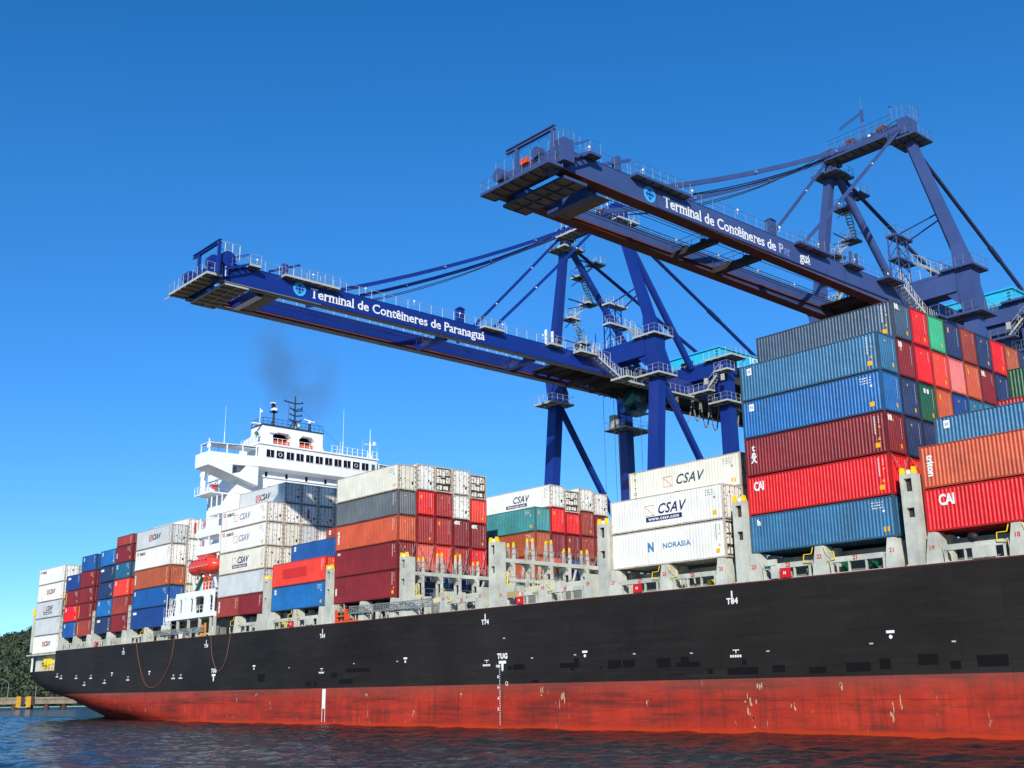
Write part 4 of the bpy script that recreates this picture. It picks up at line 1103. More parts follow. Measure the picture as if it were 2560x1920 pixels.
def end_mesh(kind, L, h):
    key = ('e', kind, L, h)
    if key in _cm: return _cm[key]
    mb = MB(); X = L / 2; y0, y1 = .16, W - .16; zb, zt = .19, h - .14
    if kind == 'corr':
        n = 9; p = (y1 - y0) / n; prof = []
        for i in range(n):
            a = y0 + i * p; prof += [(a, .02), (a + p * .3, .02), (a + p * .5, .06), (a + p * .8, .06)]
        prof.append((y1, .02)); k = len(prof)
        vs = [(X - d, y, z) for z in (zb, zt) for y, d in prof]
        mb.add(vs, [(j, j + 1, k + j + 1, k + j) for j in range(k - 1)])
        mats = [cpaint('red')]
    elif kind in ('door', 'ddoor'):
        ym = W / 2
        for a, b in ((y0, ym - .012), (ym + .012, y1)):
            mb.box(X - .09, X - .035, a, b, zb, zt)
            if kind == 'ddoor':
                for q in range(3): mb.box(X - .035, X - .02, a + .02, b - .02, zb + .25 + q * (zt - zb) / 3.2, zb + .6 + q * (zt - zb) / 3.2)
        mb.box(X - .1, X - .085, ym - .012, ym + .012, zb, zt, 1)
        for y in (y0 + .25, ym - .3, ym + .3, y1 - .25):
            mb.tube((X - .012, y, zb - .08), (X - .012, y, zt + .06), .021, n=5, m=2, caps=False)
            for z in (zb + .1, zb + (zt - zb) * .33, zb + (zt - zb) * .66, zt - .1): mb.box(X - .035, X + .008, y - .05, y + .05, z, z + .05, 2)
        for z in [zb + .25 + i * (zt - zb - .4) / 4 for i in range(5)]:
            for y in (y0 - .05, y1 - .07): mb.box(X - .03, X + .012, y, y + .12, z, z + .09, 1)
        rnd = random.Random(int(h * 1000) + len(kind))
        if kind == 'door':
            for q in range(7):
                y = rnd.uniform(y0 + .1, y1 - .4); z = rnd.uniform(zb + .3, zt - .4); s = rnd.uniform(.08, .2)
                mb.quad((X - .028, y, z), (X - .028, y + s, z), (X - .028, y + s, z + s * rnd.uniform(.6, 1.5)), (X - .028, y, z + s), rnd.choice((3, 4, 4, 5)))
            mb.quad((X - .027, y1 - .5, zb + .5), (X - .027, y1 - .28, zb + .5), (X - .027, y1 - .28, zb + .85), (X - .027, y1 - .5, zb + .85), 4)
        mats = [cpaint('red'), STEEL_DARK, ROD, AMBER, BLACK_LET, paint('cyan_sticker', (70, 176, 206), rough=.5, wear=.05, streak=False)]
    else:                                             # refrigeration machinery end
        mb.box(X - .35, X - .3, y0, y1, zb, zt, 1)
        rnd = random.Random(9)
        n = 5
        for i in range(n + 1): mb.box(X - .08, X - .03, y0 + (y1 - y0) * i / n - .03, y0 + (y1 - y0) * i / n + .03, zb, zt, 1)
        for (a, b, c, d) in ((.08, .30, .34, .60), (.36, .62, .30, .52), (.70, .92, .36, .62), (.10, .34, .66, .95), (.42, .58, .60, .94), (.66, .90, .70, .96), (.12, .40, .05, .24), (.55, .80, .06, .22)):
            ya, yb = y0 + (y1 - y0) * a, y0 + (y1 - y0) * b; za, zc = zb + (zt - zb) * c, zb + (zt - zb) * d
            mb.box(X - .3, X - .04 - rnd.uniform(0, .06), ya, yb, za, zc, 0)
        for q in range(26):
            y = rnd.uniform(y0, y1 - .25); z = rnd.uniform(zb, zt - .2)
            mb.box(X - .3, X - .03, y, y + rnd.uniform(.03, .18), z, z + rnd.uniform(.03, .14), rnd.choice((0, 1, 1, 2)))
        for z in (zb + .05, zb + (zt - zb) * .31, zb + (zt - zb) * .63): mb.box(X - .1, X - .02, y0, y1, z, z + .05, 1)
        mats = [cpaint('red'), paint('rusty_machinery', (104, 88, 62), rough=.8, wear=.5, rust=.4), STEEL_DARK]
    me = mb.mesh('end_wall', mats); _cm[key] = me; return me
def ids_mesh(var, L, h, end):
    key = ('i', var, L, h, end)
    if key in _cm: return _cm[key]
    rnd = random.Random(var * 31 + 5); mb = MB()
    mw = 1 if var >= 10 else 0           # dark ids on white boxes
    v = var % 10
    if not end:
        X = L / 2
        def q(x, z, w, hh, m): mb.quad((x, -.006, z), (x + w, -.006, z), (x + w, -.006, z + hh), (x, -.006, z + hh), m)
        if v in (0, 3):
            for r in range(3):
                for c in range(5): q(X - 1.8 + c * .2 + rnd.uniform(0, .06), h - .42 - r * .19, rnd.uniform(.06, .13), .07, 0)
            q(X - .95, h - 1.1, .16, .16, 0)
        else:
            z = h - .35
            while z > h - 1.6: q(X - .95, z, .09, .07, 0); z -= .11
            z = h - .4
            while z > h - .9: q(X - .6, z, .07, .06, 0); z -= .1
            q(X - .62, h - 1.15, .14, .14, 2)
        if v in (0, 1, 3):
            q(X - .98 if v else X - 1.1, .42, .38 if v != 3 else .16, .34, 2)
            if v == 3: q(X - .7, .42, .16, .34, 2)
        if v == 1: mb.add([(X - .75, -.006, .95), (X - .5, -.006, .95), (X - .62, -.006, 1.18)], [(0, 1, 2)], 2)
    else:
        X = L / 2 + .006 if False else L / 2 - .008
        def q(y, z, w, hh, m): mb.quad((X, y, z), (X, y + w, z), (X, y + w, z + hh), (X, y, z + hh), m)
        z = h - .4
        while z > h - (1.9 if v != 2 else 1.2): q(W - .5, z, .05, .06, 0); z -= .1
        if v in (0, 1): q(W - .75, .45, .2, .32, 2)
        if v in (1, 2): q(.9, h - .65, .13, .17, 2)
        if v == 3: q(.5, h - .9, .2, .4, 2)
    me = mb.mesh('marking', [WHITE_LET if not mw else paint('grey_ids', (120, 124, 128), rough=.5, streak=False), WHITE_LET, AMBER]); _cm[key] = me; return me

COLNAME = dict(red='bright red', cred='orange-red', orange='orange-brown', salmon='salmon', pink='faded pink', maroon='maroon', dkred='dark red', brownred='brick-red', brown='rusty orange',
               blue='mid blue', bblue='vivid blue', tealblue='teal-blue', navy='navy', slate='slate blue', hblue='royal blue', dblue='dark blue', teal='turquoise', green='mint green', dkgreen='dark green',
               grey='charcoal grey', white='white', cream='off-white', lgrey='pale grey', cyanblue='light blue')
ORD = ['', 'first', 'second', 'third', 'fourth', 'fifth', 'sixth', 'seventh', 'eighth', 'ninth', 'tenth', 'eleventh', 'twelfth']
BAYPH = dict(A='tallest stack at right', B='stack cut by right edge', C='white stack right of centre', E='tall stack amidships', X='far block amidships beyond the gap', F='low stack left of amidships',
             G='white stack before bridge house', H='stack just behind bridge house', I='third stack from stern', J='second stack from stern', K='sternmost stack')
_used = set(); NCONT = 0
def cont(bay, row, tier, z0, z1, kind, col, end='corr', marks=(), x0=None, L=12.19, var=None, look='', part=''):
    global NCONT
    NCONT += 1
    h = round(z1 - z0 - .035, 2)
    xx = (BAYX['E'] if bay == 'X' else BAYX.get(bay, -154.7)) if x0 is None else x0
    y = (row - 1) * 2.5
    lab = (look or COLNAME[col]) + ' container, ' + ORD[tier] + ' tier, ' + ('outboard row' if row == 1 else ORD[row] + ' row in') + ', ' + (part + ' of ' if part else '') + BAYPH[bay]
    if lab in _used: print('DUP LABEL', lab)
    if len(lab.split()) > 16: print('LONG', lab)
    _used.add(lab)
    r = empty('shipping_container', (xx + L / 2, y, z0), lab, 'container', 'shipping containers stacked on the ship')
    cm = cpaint(col)
    def ov(o, m0):
        o.material_slots[0].link = 'OBJECT'; o.material_slots[0].material = m0
    ov(link_mesh('body', body_mesh(kind, L, h), r), cm)
    ov(link_mesh('frame', frame_mesh(L, h), r), fpaint(col))
    e = link_mesh('door' if end in ('door', 'ddoor') else ('machinery_end' if end == 'mach' else 'end_wall'), end_mesh(end, L, h), r); ov(e, cm)
    v = (NCONT * 7 % 4 if var is None else var) + (10 if col in ('white', 'cream', 'lgrey') else 0)
    if row == 1 or 'side' in marks: link_mesh('marking', ids_mesh(v, L, h, False), r)
    if end == 'corr': link_mesh('marking', ids_mesh(v, L, h, True), r)
    hh = L / 2; zc = h / 2
    for mk in marks:
        if mk == 'cai': letter('CAI', .95, WHITE_LET, r, (-hh + 1.1, -.012, h * .72), bold=.03, sx=.66, space=.9)
        elif mk == 'caib': letter('CAI', 1.0, WHITE_LET, r, (-hh + 1.6, -.012, h * .70), bold=.035, sx=.74, space=.9)
        elif mk == 'tex': letter('t\ne\nX', .75, WHITE_LET, r, (-hh + .82, -.012, h * .57), bold=.02, line=.62)
        elif mk == 'H':
            mb = MB(); mb.quad((-hh + .7, -.006, h - .85), (-hh + 1.15, -.006, h - .85), (-hh + 1.15, -.006, h - .3), (-hh + .7, -.006, h - .3)); w = mb.build('logo_panel', WHITE_LET, r)
            letter('H', .36, paint('pale_blue_lettering', (120, 150, 190), rough=.5), r, (-hh + .93, -.016, h - .58), bold=.01)
        elif mk == 'h1': letter('h', .6, WHITE_LET, r, (-hh + .85, -.012, h - .6), bold=.03)
        elif mk == 'triton': letter('T\nR\nI\nT\nO\nN', .42, GREY_LET, r, (-hh + .75, -.012, h * .52), line=.98)
        elif mk == 'vert': letter('triton', .62, WHITE_LET, r, (-hh + .72, -.012, h * .5), bold=.03, sx=1.0).matrix_local = Matrix.Translation((-hh + .72, -.012, h * .52)) @ Matrix.Rotation(math.pi / 2, 4, 'Y') @ FRONT
        elif mk == 'capital': letter('CAPITAL', .5, AMBER, r, (-hh + .5, -.012, h * .5), bold=.03).matrix_local = Matrix.Translation((-hh + .5, -.012, h * .5)) @ Matrix.Rotation(math.pi / 2, 4, 'Y') @ FRONT
        elif mk == 'tags': letter('tex', .6, WHITE_LET, r, (-hh + .5, -.012, h * .5), bold=.02).matrix_local = Matrix.Translation((-hh + .5, -.012, h * .45)) @ Matrix.Rotation(math.pi / 2, 4, 'Y') @ FRONT
        elif mk == 'box': 
            mb = MB(); mb.quad((-hh + .75, -.006, h - .75), (-hh + 1.9, -.006, h - .75), (-hh + 1.9, -.006, h - .4), (-hh + .75, -.006, h - .4)); mb.build('logo_panel', WHITE_LET, r)
            mb = MB(); mb.quad((-hh + .5, -.006, h - .72), (-hh + .7, -.006, h - .72), (-hh + .7, -.006, h - .43), (-hh + .5, -.006, h - .43)); mb.build('logo_panel', REDBOX, r)
        elif mk == 'i33': letter('33.3', .32, WHITE_LET, r, (-hh + .85, -.012, h - .4), bold=.02)
        elif mk == 'seaco':
            letter('GE', .72, RED_LET if col == 'white' else PALE_RED, r, (-hh + .85, -.012, h - .55), sx=.9, space=.8)
            letter('seaco', .8, NAVY_LET, r, (-hh + 2.55, -.012, h - .55), bold=.008, sx=1.1, space=1.0)
        elif mk[:4] == 'csav':
            big = mk[4] == 'L'; cx = -.55 if big else {'M': -.3, 'm': .3, 'S': -.9, 's': -.9}[mk[4]]
            lm = {'L': GREY_LET if 'g' in mk else NAVY_LET, 'M': BLACK_LET, 'm': NAVY_LET, 'S': NAVY_LET, 's': paint('pale_navy_lettering', (150, 156, 180), rough=.5)}[mk[4]]
            if mk[4] == 'M': lm = BLACK_LET
            if mk[4] == 'L' or 'n' in mk: lm = GREY_LET if 'g' in mk else NAVY_LET
            sz = 1.15
            up = .15 if 'w' in mk else .05
            letter('CSAV', sz, lm, r, (cx + (1.2 if big else 1.1), -.012, zc + up), bold=.016, shear=.32, sx=.98 if mk[4] != 'M' else .9, space=1.1 if big else 1.03)
            if 'x' not in mk:
                bm = RED_LET if mk[4] == 'M' else PALE_RED
                m = MB(); bx, bz, s = cx - 1.55, zc + up - .42, .85
                if mk[4] == 'M': bx += .35
                w = s * 1.15; y = -.014
                for a, b in (((0, 0), (w, 0)), ((w, 0), (w, s)), ((w, s), (0, s)), ((0, s), (0, 0)), ((0, s), (w, 0))) + ((((0, 0), (w, s)),) if mk[4] == 'M' else ()):
                    m.beam((bx + a[0], y, bz + a[1]), (bx + b[0], y, bz + b[1]), .09 if mk[4] == 'M' else .05, .02)
                m.build('logo_box', bm, r)
            if 'w' in mk:
                m = MB(); m.quad((cx - 1.5, -.006, zc - .78), (cx + 2.4, -.006, zc - .78), (cx + 2.4, -.006, zc - .38), (cx - 1.5, -.006, zc - .38)); m.build('logo_band', NAVY_LET, r)
                letter('www.csav.com', .42, WHITE_LET, r, (cx + .45, -.02, zc - .58), bold=.008, sx=1.16, space=1.14)
        elif mk == 'norasia':
            NB = paint('norasia_blue', (70, 130, 176), rough=.5, streak=False)
            letter('N', 1.0, NB, r, (-1.65, -.012, zc + .02), bold=.05, sx=.9)
            letter('NORASIA', .58, NB, r, (1.1, -.012, zc + .02), bold=.01, sx=1.14, space=1.06)
        elif mk == 'eleven': letter('10', .55, WHITE_LET, r, (hh + .012, .5, h - .45), face='x', bold=.04)
        elif mk == 'endtex': letter('tEX', .5, WHITE_LET, r, (hh + .012, .6, h - .42), face='x', bold=.035)
        elif mk == 'endH':
            mb = MB()
            for yy in (.75, 1.2): mb.quad((hh - .006, yy, h - .75), (hh - .006, yy + .28, h - .75), (hh - .006, yy + .28, h - .4), (hh - .006, yy, h - .4))
            mb.build('logo_panel', WHITE_LET, r)
        elif mk == 'stripe':
            mb = MB(); mb.quad((hh - .02, .85, .8), (hh - .02, 1.2, .8), (hh - .02, 1.2, h - .6), (hh - .02, .85, h - .6)); mb.build('red_strip', RED_LET, r)
        elif mk == 'patch':
            mb = MB(); mb.quad((-3.6, -.004, h * .32), (1.8, -.004, h * .32), (1.8, -.004, h * .72), (-3.6, -.004, h * .72)); mb.build('repainted_patch', paint('repaint_red', (206, 40, 26), rough=.45, wear=.1, streak=False), r)
    return r
a = [13.01, 15.90, 18.88, 21.87, 24.85, 27.75, 30.66]
A_ = lambda row, t, col, *mk, **k: cont('A', row, t, a[t - 1], a[t], 'dry', col, marks=mk, **k)
A_(1, 1, 'blue', 'h1', var=3); A_(1, 2, 'red', 'cai', var=1, look='bright red white-lettered'); A_(1, 3, 'maroon', 'tex', 'eleven', var=1); A_(1, 4, 'bblue', 'H', var=0); A_(1, 5, 'blue', 'H', var=1)
A_(2, 6, 'slate', 'side', 'eleven', var=1)
for row, c in zip(range(3, 13), ('red', 'green', 'navy', 'brownred', 'navy', 'red', 'brown', 'navy', 'brownred', 'orange')): A_(row, 6, c)
for row, c in zip(range(2, 12), ('maroon', 'red', 'cred', 'pink', 'orange', 'maroon', 'navy', 'dkred', 'navy', 'orange')): A_(row, 5, c, *(('eleven',) if row in (2, 7) else ()))
for row, c in zip(range(2, 10), ('navy', 'dkgreen', 'orange', 'dblue', 'blue', 'cyanblue', 'navy', 'navy')): A_(row, 4, c, *(('endH',) if row == 3 else ()))
for row, c in zip(range(2, 5), ('navy', 'navy', 'maroon')): A_(row, 3, c)
A_(2, 2, 'red'); A_(3, 2, 'dkred'); A_(2, 1, 'blue'); A_(3, 1, 'navy')
B_ = lambda row, t, z0, z1, c, *mk, **k: cont('B', row, t, z0, z1, 'dry', c, marks=mk, **k)
B_(1, 1, 13.01, 15.90, 'red', 'caib', look='bright red white-lettered'); B_(1, 2, 15.90, 18.86, 'orange', 'vert'); B_(2, 3, 18.86, 21.24, 'blue', 'H', 'side'); B_(6, 4, 21.25, 24.1, 'dkred', 'box', 'side'); B_(7, 5, 24.12, 27.02, 'dkgreen', 'side')
B_(2, 1, 13.01, 15.90, 'navy'); B_(2, 2, 15.9, 18.86, 'maroon')
for rr in (3, 4, 5, 6, 7):
    B_(rr, 3, 18.86, 21.24 if rr > 5 else 21.2, ('navy', 'brownred', 'navy', 'maroon', 'blue')[rr - 3])
B_(7, 4, 21.25, 24.1, 'orange')
cont('C', 1, 1, 13.01, 16.03, 'reef', 'white', 'mach', ('norasia',)); cont('C', 1, 2, 16.03, 18.88, 'reef', 'white', 'door', ('csavLw',), look='big-logo white')
cont('C', 2, 3, 18.88, 21.72, 'reef', 'cream', 'door', ('csavLg', 'triton', 'side')); cont('C', 2, 2, 16.03, 18.88, 'reef', 'white', 'door'); cont('C', 2, 1, 13.01, 16.03, 'reef', 'white', 'mach'); cont('C', 3, 2, 16.03, 18.88, 'reef', 'white', 'door')
e = [13.01, 15.97, 18.96, 21.78, 24.50, 27.37]
cont('E', 1, 1, e[0], e[1], 'dry', 'maroon', marks=('tags',), var=1); cont('E', 1, 2, e[1], e[2], 'dry', 'maroon', marks=('i33',), var=2); cont('E', 1, 3, e[2], e[3], 'dry', 'orange', marks=('vert',), var=2)
cont('E', 1, 4, e[3], e[4], 'dry', 'grey', var=2); cont('E', 1, 5, e[4], e[5], 'reef', 'cream', 'door')
for row, cs in ((2, ('navy', 'salmon', 'dkred', 'red', 'white')), (3, ('blue', 'cred', 'dkred', 'dkred', 'white')), (4, ('dblue', 'dkred', 'maroon', 'white', 'white')), (5, ('navy', 'red', 'maroon', 'cred', 'white'))):
    zz = [13.01, 15.93, 18.87, 22.0, 24.75, 27.67] if row < 5 else [13.01, 15.93, 18.82, 21.75, 24.49, 27.36]
    for t in range(5):
        w = cs[t] == 'white'
        cont('E', row, t + 1, zz[t], zz[t + 1], 'reef' if w else 'dry', cs[t], ('mach' if (row, t) in ((3, 4), (5, 4)) else 'door') if w else 'corr', ('endtex',) if (row, t) in ((4, 2), (5, 2)) else ())
x = [13.01, 15.85, 18.75, 21.67, 24.78]
for t, c in enumerate(('navy', 'orange', 'brown', 'teal')): cont('X', 9, t + 1, x[t], x[t + 1] if t < 3 else 24.62, 'dry', c, marks=('side',) if t > 1 else ())
for row, cs, zt, en in ((10, ('blue', 'cred', 'maroon', 'red', 'white'), 27.58, 'door'), (11, ('navy', 'dblue', 'maroon', 'red', 'white'), 27.15, 'mach'), (12, ('dkred', 'brown', 'brownred', 'brownred', 'white'), 27.65, 'door')):
    zz = x[:4] + [24.78 if row != 11 else 24.35, zt]
    for t in range(5): cont('X', row, t + 1, zz[t], zz[t + 1], 'reef' if t == 4 else 'dry', cs[t], en if t == 4 else 'corr', ('side', 'csavLwx') if (row, t) == (10, 4) else ())
zz = [13.01, 15.85, 18.75, 21.67, 24.45, 27.3]
for t, c in enumerate(('blue', 'navy', 'brownred', 'maroon', 'white')): 
    r = cont('X', 12, t + 1, zz[t], zz[t + 1], 'reef' if t == 4 else 'dry', c, 'door' if t == 4 else 'corr', look='outermost ' + COLNAME[c]); r.location.y = 30.0
for rr in (6, 7): cont('E', rr, 1, 13.01, 15.9, 'dry', ('orange', 'cyanblue')[rr - 6], marks=('side',))
cont('F', 1, 1, 13.01, 15.9, 'dry', 'bblue', marks=('H',), var=0); cont('F', 1, 2, 15.9, 18.77, 'dry', 'cred', marks=('patch',), var=2)
cont('F', 2, 3, 18.77, 21.36, 'dry', 'hblue', marks=('H', 'side')); cont('F', 2, 2, 15.9, 18.77, 'dry', 'navy'); cont('F', 2, 1, 13.01, 15.9, 'dry', 'maroon')
cont('F', 4, 4, 21.36, 23.85, 'dry', 'brownred', marks=('H', 'side')); cont('F', 4, 3, 18.77, 21.36, 'dry', 'orange'); cont('F', 3, 3, 18.77, 21.36, 'dry', 'navy')
g = [13.1, 15.65, 18.57, 21.43, 24.45, 27.05, 29.76]
cont('G', 1, 1, g[0], g[1], 'dry', 'brownred', 'ddoor', ('vert',), x0=-86.47, L=6.06, var=2, part='left half'); cont('G', 1, 1, g[0], g[1], 'dry', 'maroon', 'ddoor', x0=-80.34, L=6.06, var=2, part='right half')
cont('G', 1, 2, g[1], g[2], 'reef', 'lgrey', 'door', look='plain pale grey'); cont('G', 1, 3, g[2], g[3], 'reef', 'cream', 'door', ('csavSwn',)); cont('G', 1, 4, g[3], g[4], 'reef', 'white', 'door', ('seaco', 'csavs')); cont('G', 1, 5, g[4], g[5], 'reef', 'white', 'door', ('seaco', 'csavs'))
cont('G', 2, 6, g[5] + .02, g[6], 'reef', 'lgrey', 'door', ('csavM', 'side'))
for row in (3, 4, 5, 6): cont('G', row, 6, g[5] + .02, g[6], 'reef', 'white', 'door')
for row in range(2, 7):
    for t in (2, 3, 4, 5): cont('G', row, t, g[t - 1], g[t], 'reef', 'lgrey' if (row, t) == (3, 4) else ('cream' if (row + t) % 3 == 0 else 'white'), 'door', ('stripe',) if (row, t) == (3, 5) else ())
h = [12.86, 15.79, 18.66, 21.52, 24.56, 27.42]
cont('H', 1, 1, h[0], h[1], 'dry', 'dblue', marks=('box',), var=2); cont('H', 1, 2, h[1], h[2], 'dry', 'hblue', marks=('H',), var=0); cont('H', 1, 3, h[2], h[3], 'dry', 'brown', marks=('vert',), var=1)
cont('H', 1, 4, h[3], h[4], 'reef', 'white', 'door', ('seaco',)); cont('H', 1, 5, h[4], h[5], 'reef', 'lgrey', 'door', ('csavM',))
for t, (z0, z1) in enumerate(((12.9, 15.8), (15.8, 18.9), (18.9, 22.2), (22.2, 25.4), (25.4, 28.42))): cont('H', 2, t + 1, z0, z1, 'reef', 'white' if t > 2 else 'cream', 'door', ('stripe',) if t == 4 else ())
ir = [12.86, 15.47, 18.2, 20.83, 23.34, 25.94, 27.54]
for t, c in enumerate(('maroon', 'brownred', 'cred', 'tealblue', 'maroon', 'brownred')): cont('I', 1, t + 1, ir[t], ir[t + 1], 'dry', c, 'corr' if t == 2 else 'ddoor', ('H',) if t in (2, 3) else (('tags',) if t == 4 else ()), x0=-121.2, L=6.06, part='right half')
for t, c in enumerate(('navy', 'bblue', 'navy', 'navy', 'bblue')): cont('I', 1, t + 1, ir[t], ir[t + 1] - .05, 'dry', c, 'ddoor', ('H',) if t in (1, 4) else (('box',) if t in (0, 3) else ()), x0=-127.35, L=6.06, part='left half')
cont('I', 2, 6, 25.3, 27.9, 'dry', 'dblue', 'ddoor', ('side',), x0=-121.2, L=6.06, part='right half')
for t in range(5): cont('I', 2, t + 1, ir[t], ir[t + 1] - .1 if t < 4 else 25.28, 'dry', ('navy', 'maroon', 'blue', 'navy', 'brownred')[t], 'ddoor', x0=-121.2, L=6.06, part='right half')
jr = [12.8, 15.45, 18.07, 20.59, 23.2, 25.81]
for t, c in enumerate(('brownred', 'maroon', 'maroon', 'maroon', 'hblue')): cont('J', 1, t + 1, jr[t], jr[t + 1], 'dry', c, 'ddoor', ('H',) if t == 4 else (('capital',) if t < 2 else ()), x0=-135.1, L=6.06, part='right half')
for t, c in enumerate(('hblue', 'red', 'maroon', 'dblue')): cont('J', 1, t + 1, jr[t] - .05 * (t > 0), jr[t + 1] - .05, 'dry', c, 'ddoor', ('H',) if t in (0, 1) else (('box',) if t == 3 else ('capital',)), x0=-141.25, L=6.06, part='left half')
k = [10.72, 13.75, 16.66, 19.53, 22.5, 25.28]
for t, (c, mk, en) in enumerate((('white', ('csavM',), 'mach'), ('lgrey', (), 'mach'), ('lgrey', ('csavSw',), 'mach'), ('white', ('csavM',), 'door'), ('white', ('seaco',), 'door'))):
    cont('K', 1, t + 1, k[t], k[t + 1], 'reef', c, en, mk)
    if t > 1: cont('K', 2, t + 1, k[t], k[t + 1], 'reef', 'white', en)
    if t > 2: cont('K', 3, t + 1, k[t], k[t + 1], 'reef', 'white', en)
print('containers', NCONT)

# crossed lashing rods on the near ends
def lash(x, y0, y1, zt, yb, zb, lab):
    m = MB()
    for d in (-.06, .06):
        m.tube((x + .08, y0 + .1, zt), (x + .7, yb + .35 + d, zb), .024, n=4); m.tube((x + .08, y1 - .1, zt), (x + .7, yb - .35 + d, zb), .024, n=4)
    m.tube((x + .7, yb + .35, zb), (x + .75, yb + .45, zb - .35), .05, n=5); m.tube((x + .7, yb - .35, zb), (x + .75, yb - .45, zb - .35), .05, n=5)
    tag(m.build('lashing_rods', ROD), lab, 'lashing rods', 'crossed lashing rods on container ends')
for i in range(5):
    lash(-45.96, i * 2.5, i * 2.5 + 2.44, 18.84, i * 2.5 + 1.25, 15.9, 'crossed thin steel rods on the %s container end from the near side, amidships stack' % ORD[i + 1])
for i in range(2): lash(12.19, i * 2.5, i * 2.5 + 2.44, 18.8, i * 2.5 + (.5 if i == 0 else 1.25), 17.0, ('thin lashing rods above the yellow-tipped post nearest the right edge', 'thin lashing rods crossing the second row end of the tallest stack')[i])

# ------------------------------------------------------------------ ship-to-shore cranes
GRATE = paint('grating_underside', (128, 118, 86), rough=.7, wear=.5, rust=.3, streak=False)
RAILC = paint('pale_railing', (176, 180, 172), rough=.5, wear=.2, streak=False)
RAILD = paint('weathered_railing', (116, 122, 132), rough=.6, wear=.3, streak=False)
RUSTY = paint('rusty_rail', (112, 58, 34), rough=.8, wear=.4, rust=.5, streak=False)
CYAN = paint('cyan_house_paint', (46, 184, 222), rough=.45, wear=.12)
CABLE = paint('black_cable', (44, 46, 60), rough=.7, wear=.2, streak=False)
FEST = paint('grey_festoon_cable', (128, 124, 110), rough=.7, wear=.2, streak=False)
BLUE1 = paint('crane_blue', (22, 48, 128), rough=.32, wear=.14, rust=.04, scale=.6, spec=.5)
BLUE1D = paint('crane_blue_dark', (26, 40, 104), rough=.5, wear=.2, rust=.1, scale=.6)
BLUE2 = paint('crane_faded_blue', (62, 82, 132), rough=.5, wear=.2, rust=.06, scale=.6)
BLUE2D = paint('crane_faded_blue_dark', (52, 54, 86), rough=.6, wear=.3, rust=.2, scale=.6)
def serif_text(body, size, mat, parent, y, z, x, sx=.9, length=None):
    """lettering on the girder side: rounded glyphs with small serif feet added under each stem"""
    me = text_mesh(body, size, mat, bold=.012 * size, sx=1.0, align='LEFT')
    me = me.copy()
    xs = [v.co.x for v in me.vertices]; x0, x1 = min(xs), max(xs)
    f = (length / (x1 - x0)) if length else sx
    me.transform(Matrix.Translation((-x0 * f, 0, 0)) @ Matrix.Diagonal((f, 1, 1, 1)))
    # serifs: find vertical stems reaching the base line and put feet on them
    co = [v.co for v in me.vertices]; base = sorted(c.y for c in co)[len(co) // 2]
    ys = sorted(set(round(c.y, 3) for c in co))
    edges = {}
    o = link_mesh('lettering', me, parent)
    o.matrix_local = Matrix.Translation((x, y, z)) @ SIDE
    # flat horizontal boundary edges mark the stem ends
    mb = MB(); s = size
    cnt = {}
    def flat(e):
        a, b = me.vertices[e.vertices[0]].co, me.vertices[e.vertices[1]].co
        return abs(a.y - b.y) < .002 * s and abs(a.z - b.z) < 1e-5 and .05 * s < abs(a.x - b.x) < .16 * s and a.z > 0
    for e in me.edges:
        if flat(e): k_ = round(me.vertices[e.vertices[0]].co.y / s, 2); cnt[k_] = cnt.get(k_, 0) + 1
    keep = sorted(cnt, key=lambda q: -cnt[q])[:3]
    for e in me.edges:
        a, b = me.vertices[e.vertices[0]].co, me.vertices[e.vertices[1]].co
        if abs(a.y - b.y) < .002 * s and abs(a.z - b.z) < 1e-5 and .05 * s < abs(a.x - b.x) < .16 * s and a.z > 0:
            key = (round((a.x + b.x) / 2, 2), round(a.y, 2))
            if key in edges or round(a.y / s, 2) not in keep: continue
            edges[key] = 1
            m = (a.x + b.x) / 2; w = abs(a.x - b.x) / 2 + .055 * s
            mb.box(x, x + .012, y + m - w, y + m + w, z + a.y - .028 * s, z + a.y + .028 * s)
    if mb.v: mb.build('lettering', mat, parent)
    return o
def logo_disc(parent, x, y, z, r, disc, arrows):
    g = MB(); n = 28
    g.prism([(y + r * math.cos(2 * math.pi * i / n), z + r * math.sin(2 * math.pi * i / n)) for i in range(n)], 'x', x, x + .02)
    lg = g.build('logo_disc', disc, parent)
    g = MB(); r *= .74
    for i in range(4):
        a = i * math.pi / 2; c, s = math.cos(a), math.sin(a)
        def P(u, v): return (x + .03, y + u * c - v * s, z + u * s + v * c)
        g.add([P(r, 0), P(r * .55, .42 * r), P(r * .55, .14 * r), P(0, .14 * r), P(0, -.14 * r), P(r * .55, -.14 * r), P(r * .55, -.42 * r)], [tuple(range(7))])
        g.add([P(r * .62, .3 * r), P(r * .3, .62 * r), P(r * .26, .5 * r), P(r * .5, .26 * r)], [(0, 1, 2, 3)])
    g.build('logo_arrows', arrows, lg)
